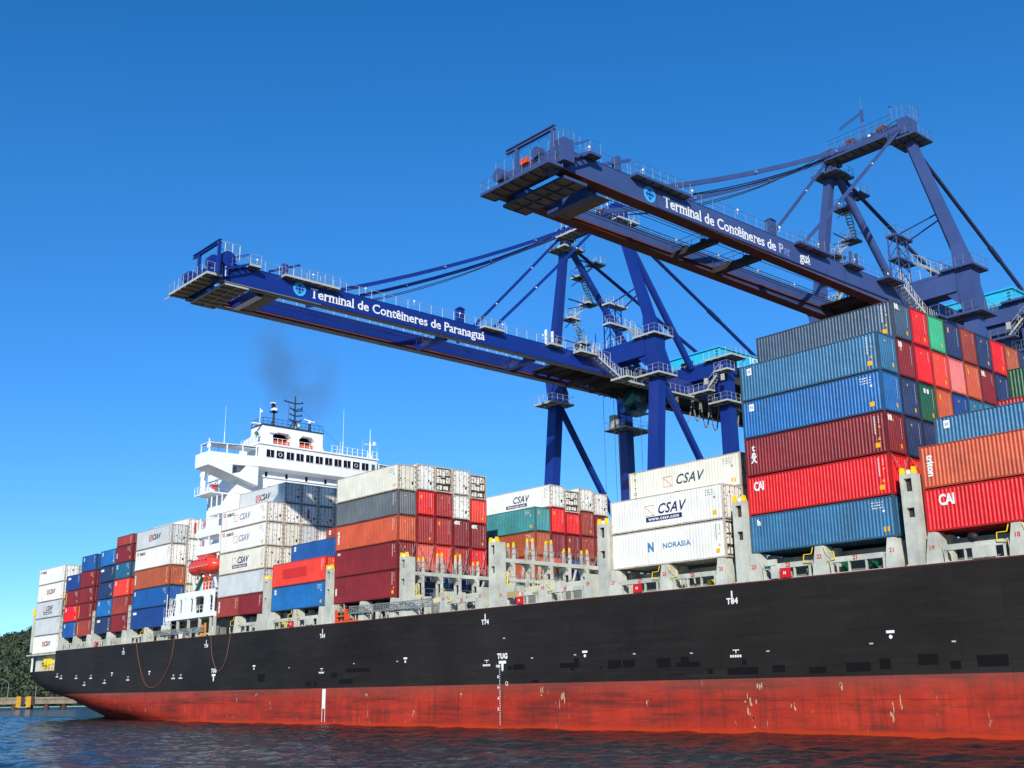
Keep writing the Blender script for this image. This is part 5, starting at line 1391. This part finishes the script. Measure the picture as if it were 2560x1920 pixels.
def platform(parent, x0, x1, y0, y1, z, name='platform', rails='fblr', h=1.05, hole=None):
    m = MB(); m.box(x0, x1, y0, y1, z - .1, z)
    m.box(x0 - .02, x1 + .02, y0 - .05, y0, z - .14, z + .08, 1); m.box(x1, x1 + .05, y0, y1, z - .14, z + .08, 1); m.box(x0 - .05, x0, y0, y1, z - .14, z + .08, 1); m.box(x0, x1, y1, y1 + .05, z - .14, z + .08, 1)
    n = max(1, int((x1 - x0) / 1.0))
    for i in range(1, n): m.box(x0 + (x1 - x0) * i / n - .04, x0 + (x1 - x0) * i / n + .04, y0, y1, z - .22, z - .1, 1)
    n = max(1, int((y1 - y0) / 1.0))
    for i in range(1, n): m.box(x0, x1, y0 + (y1 - y0) * i / n - .03, y0 + (y1 - y0) * i / n + .03, z - .2, z - .1, 1)
    rc = RAILD if parent.scale.x < 1.05 else RAILC
    p = m.build(name, [GRATE, BLUE2 if parent.scale.x < 1.05 else rc], parent)
    m = MB()
    if 'f' in rails: m.rail([(x0, y0, z), (x1, y0, z)], h, .9, .02)
    if 'r' in rails: m.rail([(x1, y0, z), (x1, y1, z)], h, .9, .02)
    if 'l' in rails: m.rail([(x0, y0, z), (x0, y1, z)], h, .9, .02)
    if 'b' in rails: m.rail([(x0, y1, z), (x1, y1, z)], h, .9, .02)
    if m.v: m.build('railing', rc, p)
    return p
def stairs(parent, p0, p1, w=.7, mat=None, rail=True):
    """flight from p0 down to p1 (centre line), steps run across"""
    p0 = Vector(p0); p1 = Vector(p1); d = p1 - p0; hd = Vector((d.x, d.y, 0)); L = hd.length; hd.normalize(); s = Vector((-hd.y, hd.x, 0)) * (w / 2)
    m = MB(); n = max(4, int(abs(d.z) / .28))
    for sg in (-1, 1):
        m.beam(p0 + s * sg, p1 + s * sg, .06, .2)
        if rail:
            m.tube(p0 + s * sg + Vector((0, 0, 1)), p1 + s * sg + Vector((0, 0, 1)), .03, n=4, caps=False)
            for i in range(0, n + 1, 3):
                q = p0 + d * (i / n) + s * sg; m.tube(q, q + Vector((0, 0, 1)), .025, n=4, caps=False)
    for i in range(1, n):
        c = p0 + d * (i / n); m.beam(c - s, c + s, .24, .05)
    return m.build('stairs', mat or RAILC, parent)

def crane(label, loc, sc, PT, SHADE, opts):
    root = empty('gantry_crane', loc, label, 'crane', 'ship-to-shore cranes')
    root.scale = (sc, sc, sc)
    zb, zt, tip = opts['zb'], opts['zt'], opts['tip']
    # twin girders of boom and bridge
    for s in (1, -1):
        gw = opts['gw']
        m = MB(); xa, xb = (3.5 - gw, 3.5) if s == 1 else (-3.5, -3.5 + gw)
        dt, dh = opts['tilt']; zf = opts['ztf'] if s == -1 else zt
        def girder(a, b, z0a, z0b, z1a, z1b, mi):
            m.hexa([(a, tip, z0a), (b, tip, z0a), (b, -8, z0b), (a, -8, z0b)], [(a, tip, z1a), (b, tip, z1a), (b, -8, z1b), (a, -8, z1b)], mi)
            m.box(a, b, -8, 39, z0b, z1b, mi)
        girder(xa, xb, zb + dt + .06, zb + dh + .06, zf, zf, 0)
        girder(xa - .05, xb + .05, zb + dt, zb + dh, zb + dt + .06, zb + dh + .06, 1 if opts['fade'] else 2)
        m.box(xa - .04, xb + .04, tip, 39, zf, zf + .03)
        g = m.build('boom_girder', [PT, RUSTY if opts['fade'] else PT, paint('grey_girder_flange', (140, 136, 132), rough=.7, wear=.3, streak=False)], root)
        m = MB()
        xi = xa - .38 if s == 1 else xb
        xi2 = xa - .2 if s == 1 else xb; m.box(xi2, xi2 + .2, tip + 2, 38, zb + dt * .5 + .2, zb + dt * .5 + .26, 1); m.box(xi2 + .05, xi2 + .13, tip + 2, 38, zb + dt * .5 + .26, zb + dt * .5 + .36, 1)
        m.build('trolley_rail', [SHADE, RUSTY], g)
        m = MB(); xr = 3.45 if s == 1 else -3.45
        m.rail([(xr, tip + 1.5, zf), (xr, -2, zf)], 1.0, 1.5, .026 if not opts['fade'] else .02)
        m.build('railing', opts['rail'], g)
        for y in range(int(tip) + 3, -3, 6):
            m = MB(); m.tube((xr + .02, y, zf + .55), (xr + .02, y, zf + 1.15), .03, n=5); m.ball((xr + .06, y, zf + .95), .11, 1, 7, 5); m.build('floodlight', [RAILC, WHITE_LET], g)
        m = MB(); xs = 3.5 if s == 1 else -3.52
        for y in (-40.5, -28, -14): m.box(xs, xs + .02, y, y + .06, zb + dt + .06, zf - .05)
        m.build('splice_seam', SHADE, g)
    m = MB()                                              # conduit shelf under the near girder
    m.box(3.5, 3.6, tip + 10.5, 36, zb + opts['tilt'][0] * .5 + .02, zb + opts['tilt'][0] * .5 + .14)
    m.build('conduit_tray', SHADE, root)
    for y0, y1 in opts['shelf']: platform(root, 3.52, 4.2, y0, y1, zt - .02, rails='fr')
    # cross beams of the boom
    for y, w in opts['cross']:
        m = MB(); m.box(-2.4, 2.4, y - w, y + w, zb - .05, zb + .45)
        b = m.build('boom_cross_beam', STEEL_DARK if opts['fade'] and w < .5 else PT, root)
        m = MB(); m.rail([(-2.3, y - w, zb + .45), (2.3, y - w, zb + .45)], .9, 1.2, .025)
        for q in (-1.2, .8): m.box(q, q + .45, y - .15, y + .15, zb + .45, zb + .75)
        m.build('railing', STEEL_DARK, b)
    y = tip + 4.6
    m = MB(); m.box(-2.4, 2.4, y - .35, y + .35, zb - .2, zb + .75); m.box(-2.4, 2.4, y + .35, y + 1.9, zb + .05, zb + .12, 1)
    b = m.build('boom_cross_beam', [PT, GRATE], root)
    m = MB(); m.rail([(-2.3, y - .3, zb + .75), (2.3, y - .3, zb + .75)], 1.0, 1.1, .028); m.build('railing', RAILC, b)
    # boom tip: gratings, end beam, maintenance gantry, drums
    ty = tip
    platform(root, -3.7, 3.9, ty - 1.5, ty - .05, zb + .35, 'tip_platform', 'flr')
    platform(root, -3.4, 3.4, ty + .55, ty + 2.9, zb - .08, 'tip_platform', '')
    m = MB(); m.box(-3.4, 3.4, ty - .004, ty + .5, zb + .3, zt + .1)
    m.hexa([(2.45, ty - 1.2, zb + .35), (3.45, ty - 1.2, zb + .35), (3.45, ty - .01, zb + .0), (2.45, ty - .01, zb + .0)], [(2.45, ty - 1.2, zb + .7), (3.45, ty - 1.2, zb + .7), (3.45, ty - .01, zt - .3), (2.45, ty - .01, zt - .3)])
    m.build('end_beam', PT, root)
    m = MB(); gy = ty - .6
    xa, xb = opts['gx']
    zg = opts['gz']
    for x in (xa, xb): m.box(x - .13, x + .13, gy - .13, gy + .13, zb + .35, zg - .25)
    m.beam((xa - 1.2, gy, zg), (xb + .2, gy, zg), .25, .1); m.beam((xa - 1.2, gy, zg - .28), (xb + .2, gy, zg - .28), .25, .1); m.box(xa - 1.2, xb + .2, gy - .03, gy + .03, zg - .24, zg - .05)
    m.build('maintenance_gantry', PT, root)
    if opts['fade']:
        m = MB(); m.box(2.9, 4.3, ty - .3, ty + .8, zb + .7, zb + 2.5); m.box(-.9, 2.7, ty - 1.0, ty - .1, zb + .4, zb + 1.4)
        m.tube((-2.2, ty - 1.1, zb + 1.6), (-2.2, ty - .4, zb + 1.6), .55, n=14); m.tube((2.3, ty - 1.3, zb + 1.7), (2.3, ty - .7, zb + 1.7), .45, n=14)
        m.build('tip_machinery', PT, root)
        m = MB(); m.box(.6, 1.4, ty - 1.25, ty - 1.02, zb + 1.3, zb + 1.7); m.build('red_hoist', ORANGE, root)
        m = MB()
        for p in [(3.8, ty + .2, zt), (3.8, ty - .8, zt)]: pass
        m.rail([(-3.4, ty - .2, zt + .1), (2.6, ty - .2, zt + .1)], 1.1, 1.0, .018); m.rail([(3.9, ty - .9, zb + 1.6), (3.9, ty + .6, zt + .3), (3.9, ty + 1.8, zt + .1)], 1.2, .6, .018)
        m.build('railing', RAILD, root)
    else:
        for (x, yy, z, r) in ((-2.0, ty - .35, zb + 1.75, .62), (2.5, ty - .3, zb + 2.0, .62), (3.6, ty + .5, zb + 2.1, .72)):
            m = MB(); m.tube((x - .35, yy, z), (x + .35, yy, z), r, n=18); m.tube((x, yy, z), (x, yy, zb + .4), .3, n=6); m.build('rope_drum', PT, root)
        m = MB(); m.box(.2, 2.0, ty - .9, ty - .2, zb + .4, zb + 1.4); m.build('tip_machinery', PT, root)
        m = MB(); m.rail([(3.9, ty - .6, zt + .2), (3.9, ty + 1.6, zt + .2)], 1.5, .7, .05); m.tube((-4.6, ty - 1.5, zb + .1), (-3.6, ty - 1.2, zb + .3), .07, n=5); m.build('railing', RAILC, root)
    stairs(root, (3.95, ty + 2.6, zt + .1), (3.95, ty + .1, zb + .95), .55, PT)
    platform(root, 3.6, 4.3, ty + 2.5, ty + 3.6, zt + .05, rails='r')
    # posts and tie bars standing on the girder
    m = MB(); m.box(2.6, 3.2, tip + 6.6, tip + 7.0, zt, zt + 1.5); m.beam((2.9, tip + 5.2, zt + .4), (2.9, tip + 8.4, zt + 1.8), .22); m.box(2.7, 3.3, -25, -24.2, zt, zt + 1.6)
    m.frustum((3.0, -24.6, zt + 1.6), (.8, .9), (3.0, -24.6, zt + 1.9), (.3, .3)); m.build('stay_post', PT, root)
    m = MB()
    for y in (-12.4, -11.4): m.box(3.15, 3.45, y, y + .12, zt, zt + 1.8)
    m.build('girder_post', PT if opts['fade'] else WHITE_LET, root)
    # lower legs
    for s in (1, -1):
        x = 8.62 * s
        m = MB(); m.frustum((x, -2.9, 3.0), (1.6, 1.3), (x, .35, 38.4), (1.5, 1.25)); m.frustum((x, .35, 38.4), (1.5, 1.25), (x, .15, 43.2), (1.6, 1.9)); m.build('leg', PT, root)
        m = MB(); m.frustum((x, 13.5, 3.0), (1.6, 1.4), (x, 13.2, 43.0), (1.5, 1.35)); m.build('leg', PT, root)
        m = MB(); m.beam((x, 1.0, 38.4), (x, 13.1, 21.2), .62 if s == 1 else .6); m.build('diagonal_brace', PT, root)
        # A-frame: raking upper leg, rear tube, back-stay
        m = MB(); m.frustum((8.5 * s, .15, 43.2), (1.6, 1.9), (8.1 * s, .0, 46.0), (1.08, 1.15)); m.frustum((8.1 * s, .0, 46.0), (1.08, 1.15), (4.7 * s, -1.1, 59.3), (.82, .82)); m.build('upper_leg', PT, root)
        m = MB(); m.tube((4.5 * s, -.6, 58.6), (3.9 * s, 12.4, 42.7), .44, n=14); m.build('rear_leg', PT, root)
        m = MB(); a, b = Vector((4.5 * s, -.5, 58.8)), Vector((3.1 * s, 37.5, 42.4)); m.tube(a, a.lerp(b, .45), .22, n=8); m.tube(a.lerp(b, .45), a.lerp(b, .51), .3, n=8); m.tube(a.lerp(b, .51), b, .24, n=8); m.build('back_stay', SHADE, root)
        # fore-stays: eye-bar chains that sag a little
        ap = Vector((4.4 * s, -1.6, 60.2 if s == 1 else 60.0))
        for (yy, sag, r) in ((-39.8, 1.9, .26), (-20.2, .25, .2)):
            b = Vector((3.0 * s, yy, zt + .25)); n = 9
            pts = [ap.lerp(b, i / n) - Vector((0, 0, sag * 4 * (i / n) * (1 - i / n) * .5)) for i in range(n + 1)]
            m = MB()
            for i in range(n):
                m.beam(pts[i], pts[i + 1], r, r * 1.5)
                if i and i % 3 == 0: m.ball(pts[i], r * .95, 0, 8, 5)
            f = m.build('fore_stay', PT, root)
            for i in (3, 6):
                m = MB(); m.box(pts[i].x + .15, pts[i].x + .22, pts[i].y - .06, pts[i].y + .08, pts[i].z - .06, pts[i].z + .08); m.build('stay_lamp', WHITE_LET, f)
        m = MB()
        for dz, sg in ((.5, 2.6), (1.0, 3.4)):
            b = Vector((2.2 * s, -38.0, zt + .2)); a = ap + Vector((-.4 * s, 0, dz)); pts = [a.lerp(b, i / 14) - Vector((0, 0, sg * 4 * (i / 14) * (1 - i / 14) * .5)) for i in range(15)]
            m.path(pts, .045, 4)
        m.build('hoist_rope', CABLE, root)
    # portal beams
    m = MB(); m.box(-7.8, 7.8, -.9, 1.05, 41.0, 43.2); m.box(-9.5, 9.5, -.93, 1.1, 42.95, 43.25)
    for s in (1, -1):
        pts = [(7.8, 41.0), (7.8, 39.7), (6.6, 41.0)]
        m.prism([(s * a, b) for a, b in (pts if s == -1 else pts[::-1])], 'y', -.7, .9)
    m.build('portal_beam', PT, root)
    m = MB(); m.box(-9.45, 9.45, 12.55, 14.5, 41.0, 43.0); m.build('portal_beam', PT, root)
    m = MB(); m.box(-7.8, 7.8, 13.0, 14.2, 20.0, 21.8); m.build('portal_beam', PT, root)
    for s in (1, -1):
        m = MB(); m.box(3.5 * s if s == 1 else -7.8, 7.8 if s == 1 else -3.5, 13, 14.2, zb + .2, zb + 1.2); m.build('girder_hanger', PT, root)
        pts = [(1.0, 42.2), (1.95, 40.2), (2.2, 38.6), (.9, 38.6)]
        m = MB(); m.prism([(a, b) for a, b in pts], 'x', 8.62 * s - .7, 8.62 * s + .7); m.build('knee_plate', PT, root)
    # apex beam with sheaves, platforms, rails, aerial
    m = MB(); m.box(-5.1, 5.1, -1.6, -.1, 59.45, 60.75); m.box(4.0, 5.2, -1.8, .2, 59.3, 61.1); m.box(-5.2, -4.0, -1.8, .2, 59.3, 60.9)
    for q in range(-3, 4): m.box(q - .06, q + .06, -1.78, -1.7, 59.4, 60.9)
    m.build('apex_beam', PT, root)
    platform(root, -4.0, 3.2, -3.3, -1.8, 59.0, rails='f')
    platform(root, 3.2, 6.3, -2.6, 1.0, 58.6, rails='flrb'); platform(root, -6.3, -3.2, -2.6, 1.0, 58.0, rails='flrb')
    m = MB(); m.rail([(3.6, -1.9, 61.1), (5.4, -1.9, 61.1), (5.4, .6, 61.1), (3.6, .6, 61.1)], 1.5, .7, .02); m.rail([(-3.6, .2, 60.8), (3.6, .2, 60.8)], 1.0, .9, .02); m.build('railing', opts['rail'], root)
    m = MB()
    for x in (-2.2, 1.6):
        m.tube((x - .4, -.7, 61.2), (x + .4, -.7, 61.2), .5, n=14); m.tube((x - .2, -.2, 61.5), (x + .3, -.2, 61.5), .4, n=12)
    m.build('rope_sheave', RUSTY, root)
    m = MB(); m.rail([(-4.6, -1.7, 61.0), (3.6, -1.7, 61.0)], 1.0, 1.0, .03)
    rnd = random.Random(8)
    for q in range(22):
        x = rnd.uniform(-4.6, 3.2); m.beam((x, -1.85, 59.2 + rnd.uniform(0, .5)), (x + rnd.uniform(-.7, .7), -1.85, 60.2 + rnd.uniform(0, .7)), .07)
    m.build('railing', RAILC if not opts['fade'] else PT, root)
    m = MB(); m.tube((-.35, -1, 61), (-.35, -1, 64.4), .1, .08, n=6); m.tube((-.35, -1, 64.4), (-.35, -1, 65.9), .04, n=4)
    for dz in (0, .22): m.beam((-3.2, -1, 63.1 + dz), (-.3, -1, 64.0 + dz), .07)
    m.box(-.5, -.2, -1.1, -.9, 63.0, 64.4); m.tube((3.0, -1, 61.6), (3.0, -1, 63.3), .03, n=4); m.ball((3.0, -1, 63.4), .15, 0, 6, 4); m.build('aerial', PT, root)
    m = MB(); 
    for x, y in ((1.5, -2.6), (-1.0, -2.2)): m.ball((x, y - .6, 59.7), .2, 0, 6, 4)
    m.build('floodlight', WHITE_LET, root)
    # leg platforms
    platform(root, 6.6, 10.2, -1.2, 2.0, 38.5); platform(root, -10.3, -7.0, -1.8, 2.0, 38.4)
    platform(root, 6.5, 9.9, -1.3, 2.0, 43.35)
    platform(root, 7.2, 10.1, 11.3, 15.6, 37.2); platform(root, -10.6, -6.8, 11.2, 16.6, 37.0)
    m = MB(); m.box(-9.9, -9.0, 11.5, 12.45, 37.05, 39.0); m.build('lift_cage', RAILC, root)
    # stair tower up the far leg
    fl = [(43.3, 2.2), (47.3, 4.8), (50.0, 2.2), (52.5, 4.9), (55.4, 2.6), (57.7, 5.1)]
    def lx(z): return -8.2 + (z - 46.2) / 13.1 * 3.5 if z > 46.2 else -8.3
    for i, (z, y) in enumerate(fl):
        if i: platform(root, lx(z) - .9, lx(z) + .7, y - .9, y + 1.0, z, 'stair_landing')
        if i < len(fl) - 1:
            z2, y2 = fl[i + 1]; stairs(root, (lx(z2) + (.3 if i % 2 else -.3), y2, z2), (lx(z) + (.3 if i % 2 else -.3), y, z), .6)
            m = MB(); m.beam((lx(z2) + .1, 1.0, z2 - .15), (lx(z2), y2, z2 - .15), .14); m.beam((lx(z2) + .1, .9, z2 - 1.5), (lx(z2), y2, z2 - .2), .1); m.build('bracket', PT, root)
    m = MB()
    for x in (-8.8, -7.6):
        for y in (5.2, 6.6):
            m.beam((x, y, 43.2), (x, y, 47.2), .12)
    for z in (43.3, 44.6, 45.9):
        m.beam((-7.6, 5.2, z), (-7.6, 6.6, z + 1.3), .08); m.beam((-7.6, 6.6, z), (-7.6, 5.2, z + 1.3), .08); m.beam((-8.8, 5.2, z), (-7.6, 5.2, z + 1.3), .08)
    m.tube((-7.4, 6.8, 43.3), (-7.4, 6.8, 49), .06, n=5); m.build('lattice_support', PT, root)
    platform(root, -9.2, -6.2, 2.0, 7.4, 43.2, rails='frb')
    # middle tower on the portal beam
    platform(root, .3, 1.5, .2, 3.5, 49.5, 'stair_landing'); platform(root, .3, 1.5, .2, 3.8, 46.9, 'stair_landing')
    m = MB()
    for x in (.4, 1.4):
        for y in (.3, 2.4): m.beam((x, y, 43.2), (x, y, 49.4), .12)
    for z in (43.2, 44.4, 45.6, 47.0, 48.2):
        m.beam((1.4, .3, z), (1.4, 2.4, z + 1.2), .08); m.beam((1.4, 2.4, z), (1.4, .3, z + 1.2), .08); m.beam((.4, .3, z), (1.4, .3, z + 1.2), .07)
    m.beam((1.5, 1.0, 49.7), (7.0, .0, 50.2), .12); m.beam((1.5, 3.0, 49.5), (7.0, .6, 49.9), .12)
    m.build('lattice_support', PT, root)
    stairs(root, (1.6, 3.4, 46.9), (6.4, 1.6, 43.5), .7)
    m = MB(); m.rail([(-7.5, -.85, 43.25), (6.5, -.85, 43.25)], 1.0, 1.2, .03); m.build('railing', RAILC, root)
    # blue-green cabin box beyond the portal
    m = MB(); m.prism([(2.5, 43.2), (5.0, 43.2), (5.0, 44.6), (3.2, 44.9), (2.5, 44.2)], 'x', -3.6, -2.0); m.build('operator_hut', CYAN, root)
    # access walkways and stairs at the hinge
    platform(root, 3.7, 4.9, -8.4, -5.6, zt - .25, rails='fr')
    stairs(root, (4.2, -5.6, zt - .2), (4.9, -2.2, 38.6), .8)
    platform(root, 4.0, 6.6, -2.6, -1.3, 38.5, rails='f'); platform(root, 4.3, 5.2, -1.2, 11.0, 38.45, 'walkway', 'r')
    platform(root, 4.3, 7.7, 11.0, 12.0, 38.9, 'walkway', 'fr')
    stairs(root, (9.0, 11.8, 41.0), (7.0, 11.6, 39.0), .7); platform(root, 8.6, 10.6, 11.0, 12.45, 41.0, 'walkway', 'fr')
    platform(root, 6.3, 10.6, 12.0, 15.0, 43.05, rails='fr')
    for x in (7.0, 9.6):
        m = MB(); m.box(x, x + .45, 10.9, 11.1, 39.6, 40.4); m.build('switch_box', RAILC, root)
    m = MB(); rnd = random.Random(12)
    for q in range(16):
        y = -6 + q * .45; zz = zt - .2 - max(0, (y + 5.6)) * .75
        m.tube((4.6, y, max(zz, 38.6)), (4.6, y, max(zz, 38.6) + 1.5), .035, n=4)
    m.build('railing', RAILC, root)
    # dark machinery floor between the girders, trolley and cab
    m = MB(); m.box(-2.35, 2.0, -9.5, 11, zb + .5, zb + .62)
    for y in range(-9, 11, 2): m.box(-2.35, 2.0, y, y + .2, zb + .25, zb + .5)
    m.build('machinery_floor', STEEL_DARK, root)
    ty2 = opts['trolley']
    m = MB(); m.box(-2.0, 2.0, ty2 - 2.5, ty2 + 2.5, zb - .15, zb + .35); m.box(-2.3, 2.3, ty2 - 2.2, ty2 - 1.8, zb - .5, zb + .1); m.box(-2.3, 2.3, ty2 + 1.8, ty2 + 2.2, zb - .5, zb + .1)
    for q in range(14):
        m.beam((rnd.uniform(-2, 2), ty2 + rnd.uniform(-2.5, 2.5), zb - .1), (rnd.uniform(-2, 2), ty2 + rnd.uniform(-2.5, 2.5), zb - .9), .07)
    t = m.build('trolley', STEEL_DARK, root)
    m = MB(); m.prism([(ty2 + .8, zb - .4), (ty2 + 3.0, zb - .4), (ty2 + 3.0, zb - 3.0), (ty2 + 1.4, zb - 3.0), (ty2 + .8, zb - 2.2)], 'x', .6, 2.4); m.box(.4, 2.6, ty2 + .4, ty2 + 3.3, zb - 3.35, zb - 3.2)
    m.build('operator_cab', paint('dark_green_cab', (16, 50, 54), rough=.3, wear=.2), t)
    for y in (-5.5, 4.2):
        m = MB()
        for q in range(5): m.box(-1.6, 1.6, y + q * .5, y + q * .5 + .35, zb - .5 - .12 * math.sin(q), zb - .45 - .12 * math.sin(q))
        m.rail([(1.6, y, zb - .5), (1.6, y + 2.4, zb - .5)], -.9, .4, .03); m.build('service_basket', STEEL_DARK, root)
    m = MB()
    for x in (-1.6, -1.2, 1.0, 1.4):
        m.tube((x, ty + 4, zb + .75), (x, -2, zb + .75), .03, n=4, caps=False); m.tube((x, ty + 4, zb + 1.2), (x, -2, zb + 1.2), .03, n=4, caps=False)
    m.build('hoist_rope', CABLE, root)
    m = MB()
    for x, y in ((-2.0, 2.2), (-1.4, 4.2), (1.2, 5.4), (-.9, 2.9)): m.tube((x, y, zb), (x, y, 14), .035, n=4, caps=False)
    m.build('hoist_rope', CABLE, root)
    # festoon loops under the near girder
    m = MB(); m.box(3.2, 3.5, 2.0, 30, zb - .55, zb - .2); m.build('festoon_track', STEEL_DARK, root)
    m = MB(); m.box(-2.4, 2.0, 11.01, 36, zb + .5, zb + .62); m.build('machinery_floor', STEEL_DARK, root)
    ends = [7.2, 8.6, 9.9, 12.9, 14.5, 16.3, 18.2, 20.4, 22.4]
    dr = [1.3, 1.3, 3.1, 2.6, 3.2, 3.3, 3.3, 3.2]
    for i in range(8):
        a, b = ends[i], ends[i + 1] - .15; m = MB()
        for off in (0, .12):
            pts = []
            for q in range(13):
                t = q / 12; pts.append((3.35 + off, a + (b - a) * t, zb - .55 - dr[i] * (1 - abs(2 * t - 1) ** 2.2)))
            m.path(pts, .05, 5)
        m.box(3.25, 3.5, a - .15, a + .15, zb - .7, zb - .5); m.build('festoon_cable', FEST, root)
    # machinery house
    hs = empty('machinery_house', (0, 0, 0), parent=root)
    m = MB(); m.box(-2.3, 6.2, 15.3, 31.0, 43.0, 45.5); m.build('house_walls', CYAN, hs)
    m = MB(); m.box(-2.5, 6.4, 15.1, 31.2, 45.5, 45.68); m.build('roof', CYAN, hs)
    m = MB()
    for q in range(4): m.box(-.1 + q * .52, .35 + q * .52, 15.22, 15.3, 43.6, 44.7)
    m.box(2.6, 3.8, 15.22, 15.3, 43.2, 43.7); m.build('window', DARKGLASS, hs)
    m = MB()
    for q in range(4): m.box(5.7, 6.0, 15.2, 15.3, 44.0 + q * .35, 44.1 + q * .35)
    m.build('vent', SHADE, hs)
    m = MB(); m.rail([(-2.3, 15.15, 43.1), (6.3, 15.15, 43.1)], 1.1, .95, .03); m.rail([(6.5, 15.2, 43.1), (6.5, 20, 43.1)], 1.1, 1.2, .03); m.box(-2.4, 7.4, 14.5, 31, 42.9, 43.0); m.build('railing', RAILC, hs)
    logo_disc(hs, 6.22, 20.15, 44.9, .72, CYAN, paint('logo_blue', (20, 80, 190), rough=.5, streak=False))
    letter('TCP', 1.35, WHITE_LET, hs, (6.22, 22.6, 44.95), face='x', bold=.05)
    m = MB(); m.box(-3.2, 6.2, 15.3, 38, zt + .04, 42.9); m.build('house_floor', STEEL_DARK, root)
    # sign on the near girder
    zc = (zb + zt) / 2 + .06
    logo_disc(root, 3.51, opts['logo_y'], zc + .05, .68, paint('logo_disc_cyan', opts['disc'], rough=.5, wear=.05, streak=False), paint('logo_arrow_blue', (34, 58, 140), rough=.5, streak=False))
    for body, y, L, mt in opts['text']: serif_text(body, 1.32, mt, root, y, zc - .06, 3.51, length=L)
    return root

crane('bright blue gantry crane farther off, its lettered boom reaching left over the bridge house', (-49.73, 36.16, -.33), 1.109, BLUE1, BLUE1D,
      dict(zb=39.2, zt=41.1, ztf=41.0, gw=.78, tilt=(0, 0), rail=RAILC, tip=-52.6, fade=False, shelf=[(-46.4, -40.4), (-22.2, -19.3), (-12.5, -10.4)], cross=[(-26.1, .3), (-13.5, .3)], gx=(.3, 4.2), gz=42.75, trolley=2.2,
           logo_y=-44.45, disc=(66, 172, 232), text=[('Terminal de Contêineres de Paranaguá', -43.25, 21.65, WHITE_LET)]))
crane('faded purplish blue gantry crane nearer the camera, boom above the tallest stack', (-6.35, 35.67, -.06), 1.02, BLUE2, BLUE2D,
      dict(zb=39.75, zt=41.88, ztf=41.35, gw=1.02, tilt=(.38, -.22), rail=RAILD, tip=-51.2, fade=True, shelf=[(-43.5, -37.1), (-22.0, -17.1), (-14.1, -11.6)], cross=[(-31.8, .3), (-25.9, .45)], gx=(-.45, 3.55), gz=43.3, trolley=-4.0,
           logo_y=-41.35, disc=(120, 206, 232), text=[('Terminal de Contêineres de', -39.7, 14.9, WHITE_LET), ('P', -24.3, .62, paint('worn_lettering', (176, 182, 210), rough=.5, wear=.3, streak=False)), ('ar', -23.6, .95, paint('ghost_lettering', (120, 132, 190), rough=.5, wear=.3, streak=False)), ('guá', -21.2, 1.6, WHITE_LET)]))

# ------------------------------------------------------------------ exhaust smoke above the funnel
def smoke():
    m = bpy.data.materials.new('exhaust_smoke'); m.use_nodes = True
    nt = m.node_tree; nd = nt.nodes; lk = nt.links
    nd.remove(nd['Principled BSDF'])
    v = nd.new('ShaderNodeVolumePrincipled'); v.inputs['Color'].default_value = (.25, .25, .22, 1)
    tc = nd.new('ShaderNodeTexCoord'); n = nd.new('ShaderNodeTexNoise'); n.inputs['Scale'].default_value = .13; n.inputs['Detail'].default_value = 4
    lk.new(tc.outputs['Object'], n.inputs['Vector'])
    gr = nd.new('ShaderNodeTexGradient'); gr.gradient_type = 'SPHERICAL'
    sub = nd.new('ShaderNodeVectorMath'); sub.operation = 'MULTIPLY_ADD'; sub.inputs[1].default_value = (2, 2, 2); sub.inputs[2].default_value = (-1, -1, -1)
    lk.new(tc.outputs['Generated'], sub.inputs[0]); lk.new(sub.outputs[0], gr.inputs[0])
    mr = nd.new('ShaderNodeMapRange'); mr.inputs[1].default_value = .40; mr.inputs[2].default_value = .72; lk.new(n.outputs['Fac'], mr.inputs[0])
    mu = nd.new('ShaderNodeMath'); mu.operation = 'MULTIPLY'; lk.new(gr.outputs['Fac'], mu.inputs[0]); lk.new(mr.outputs[0], mu.inputs[1])
    m2 = nd.new('ShaderNodeMath'); m2.operation = 'MULTIPLY'; m2.inputs[1].default_value = .16; lk.new(mu.outputs[0], m2.inputs[0])
    lk.new(m2.outputs[0], v.inputs['Density']); lk.new(v.outputs[0], nd['Material Output'].inputs['Volume'])
    mb = MB()
    mb.ball((-101.5, 18.6, 52.5), 1, 0, 20, 12, (9.0, 8.5, 13.0))
    o = mb.build('exhaust_smoke', m); tag(o, 'thin dark exhaust smoke rising above the bridge house', 'smoke', kind='stuff')
smoke()
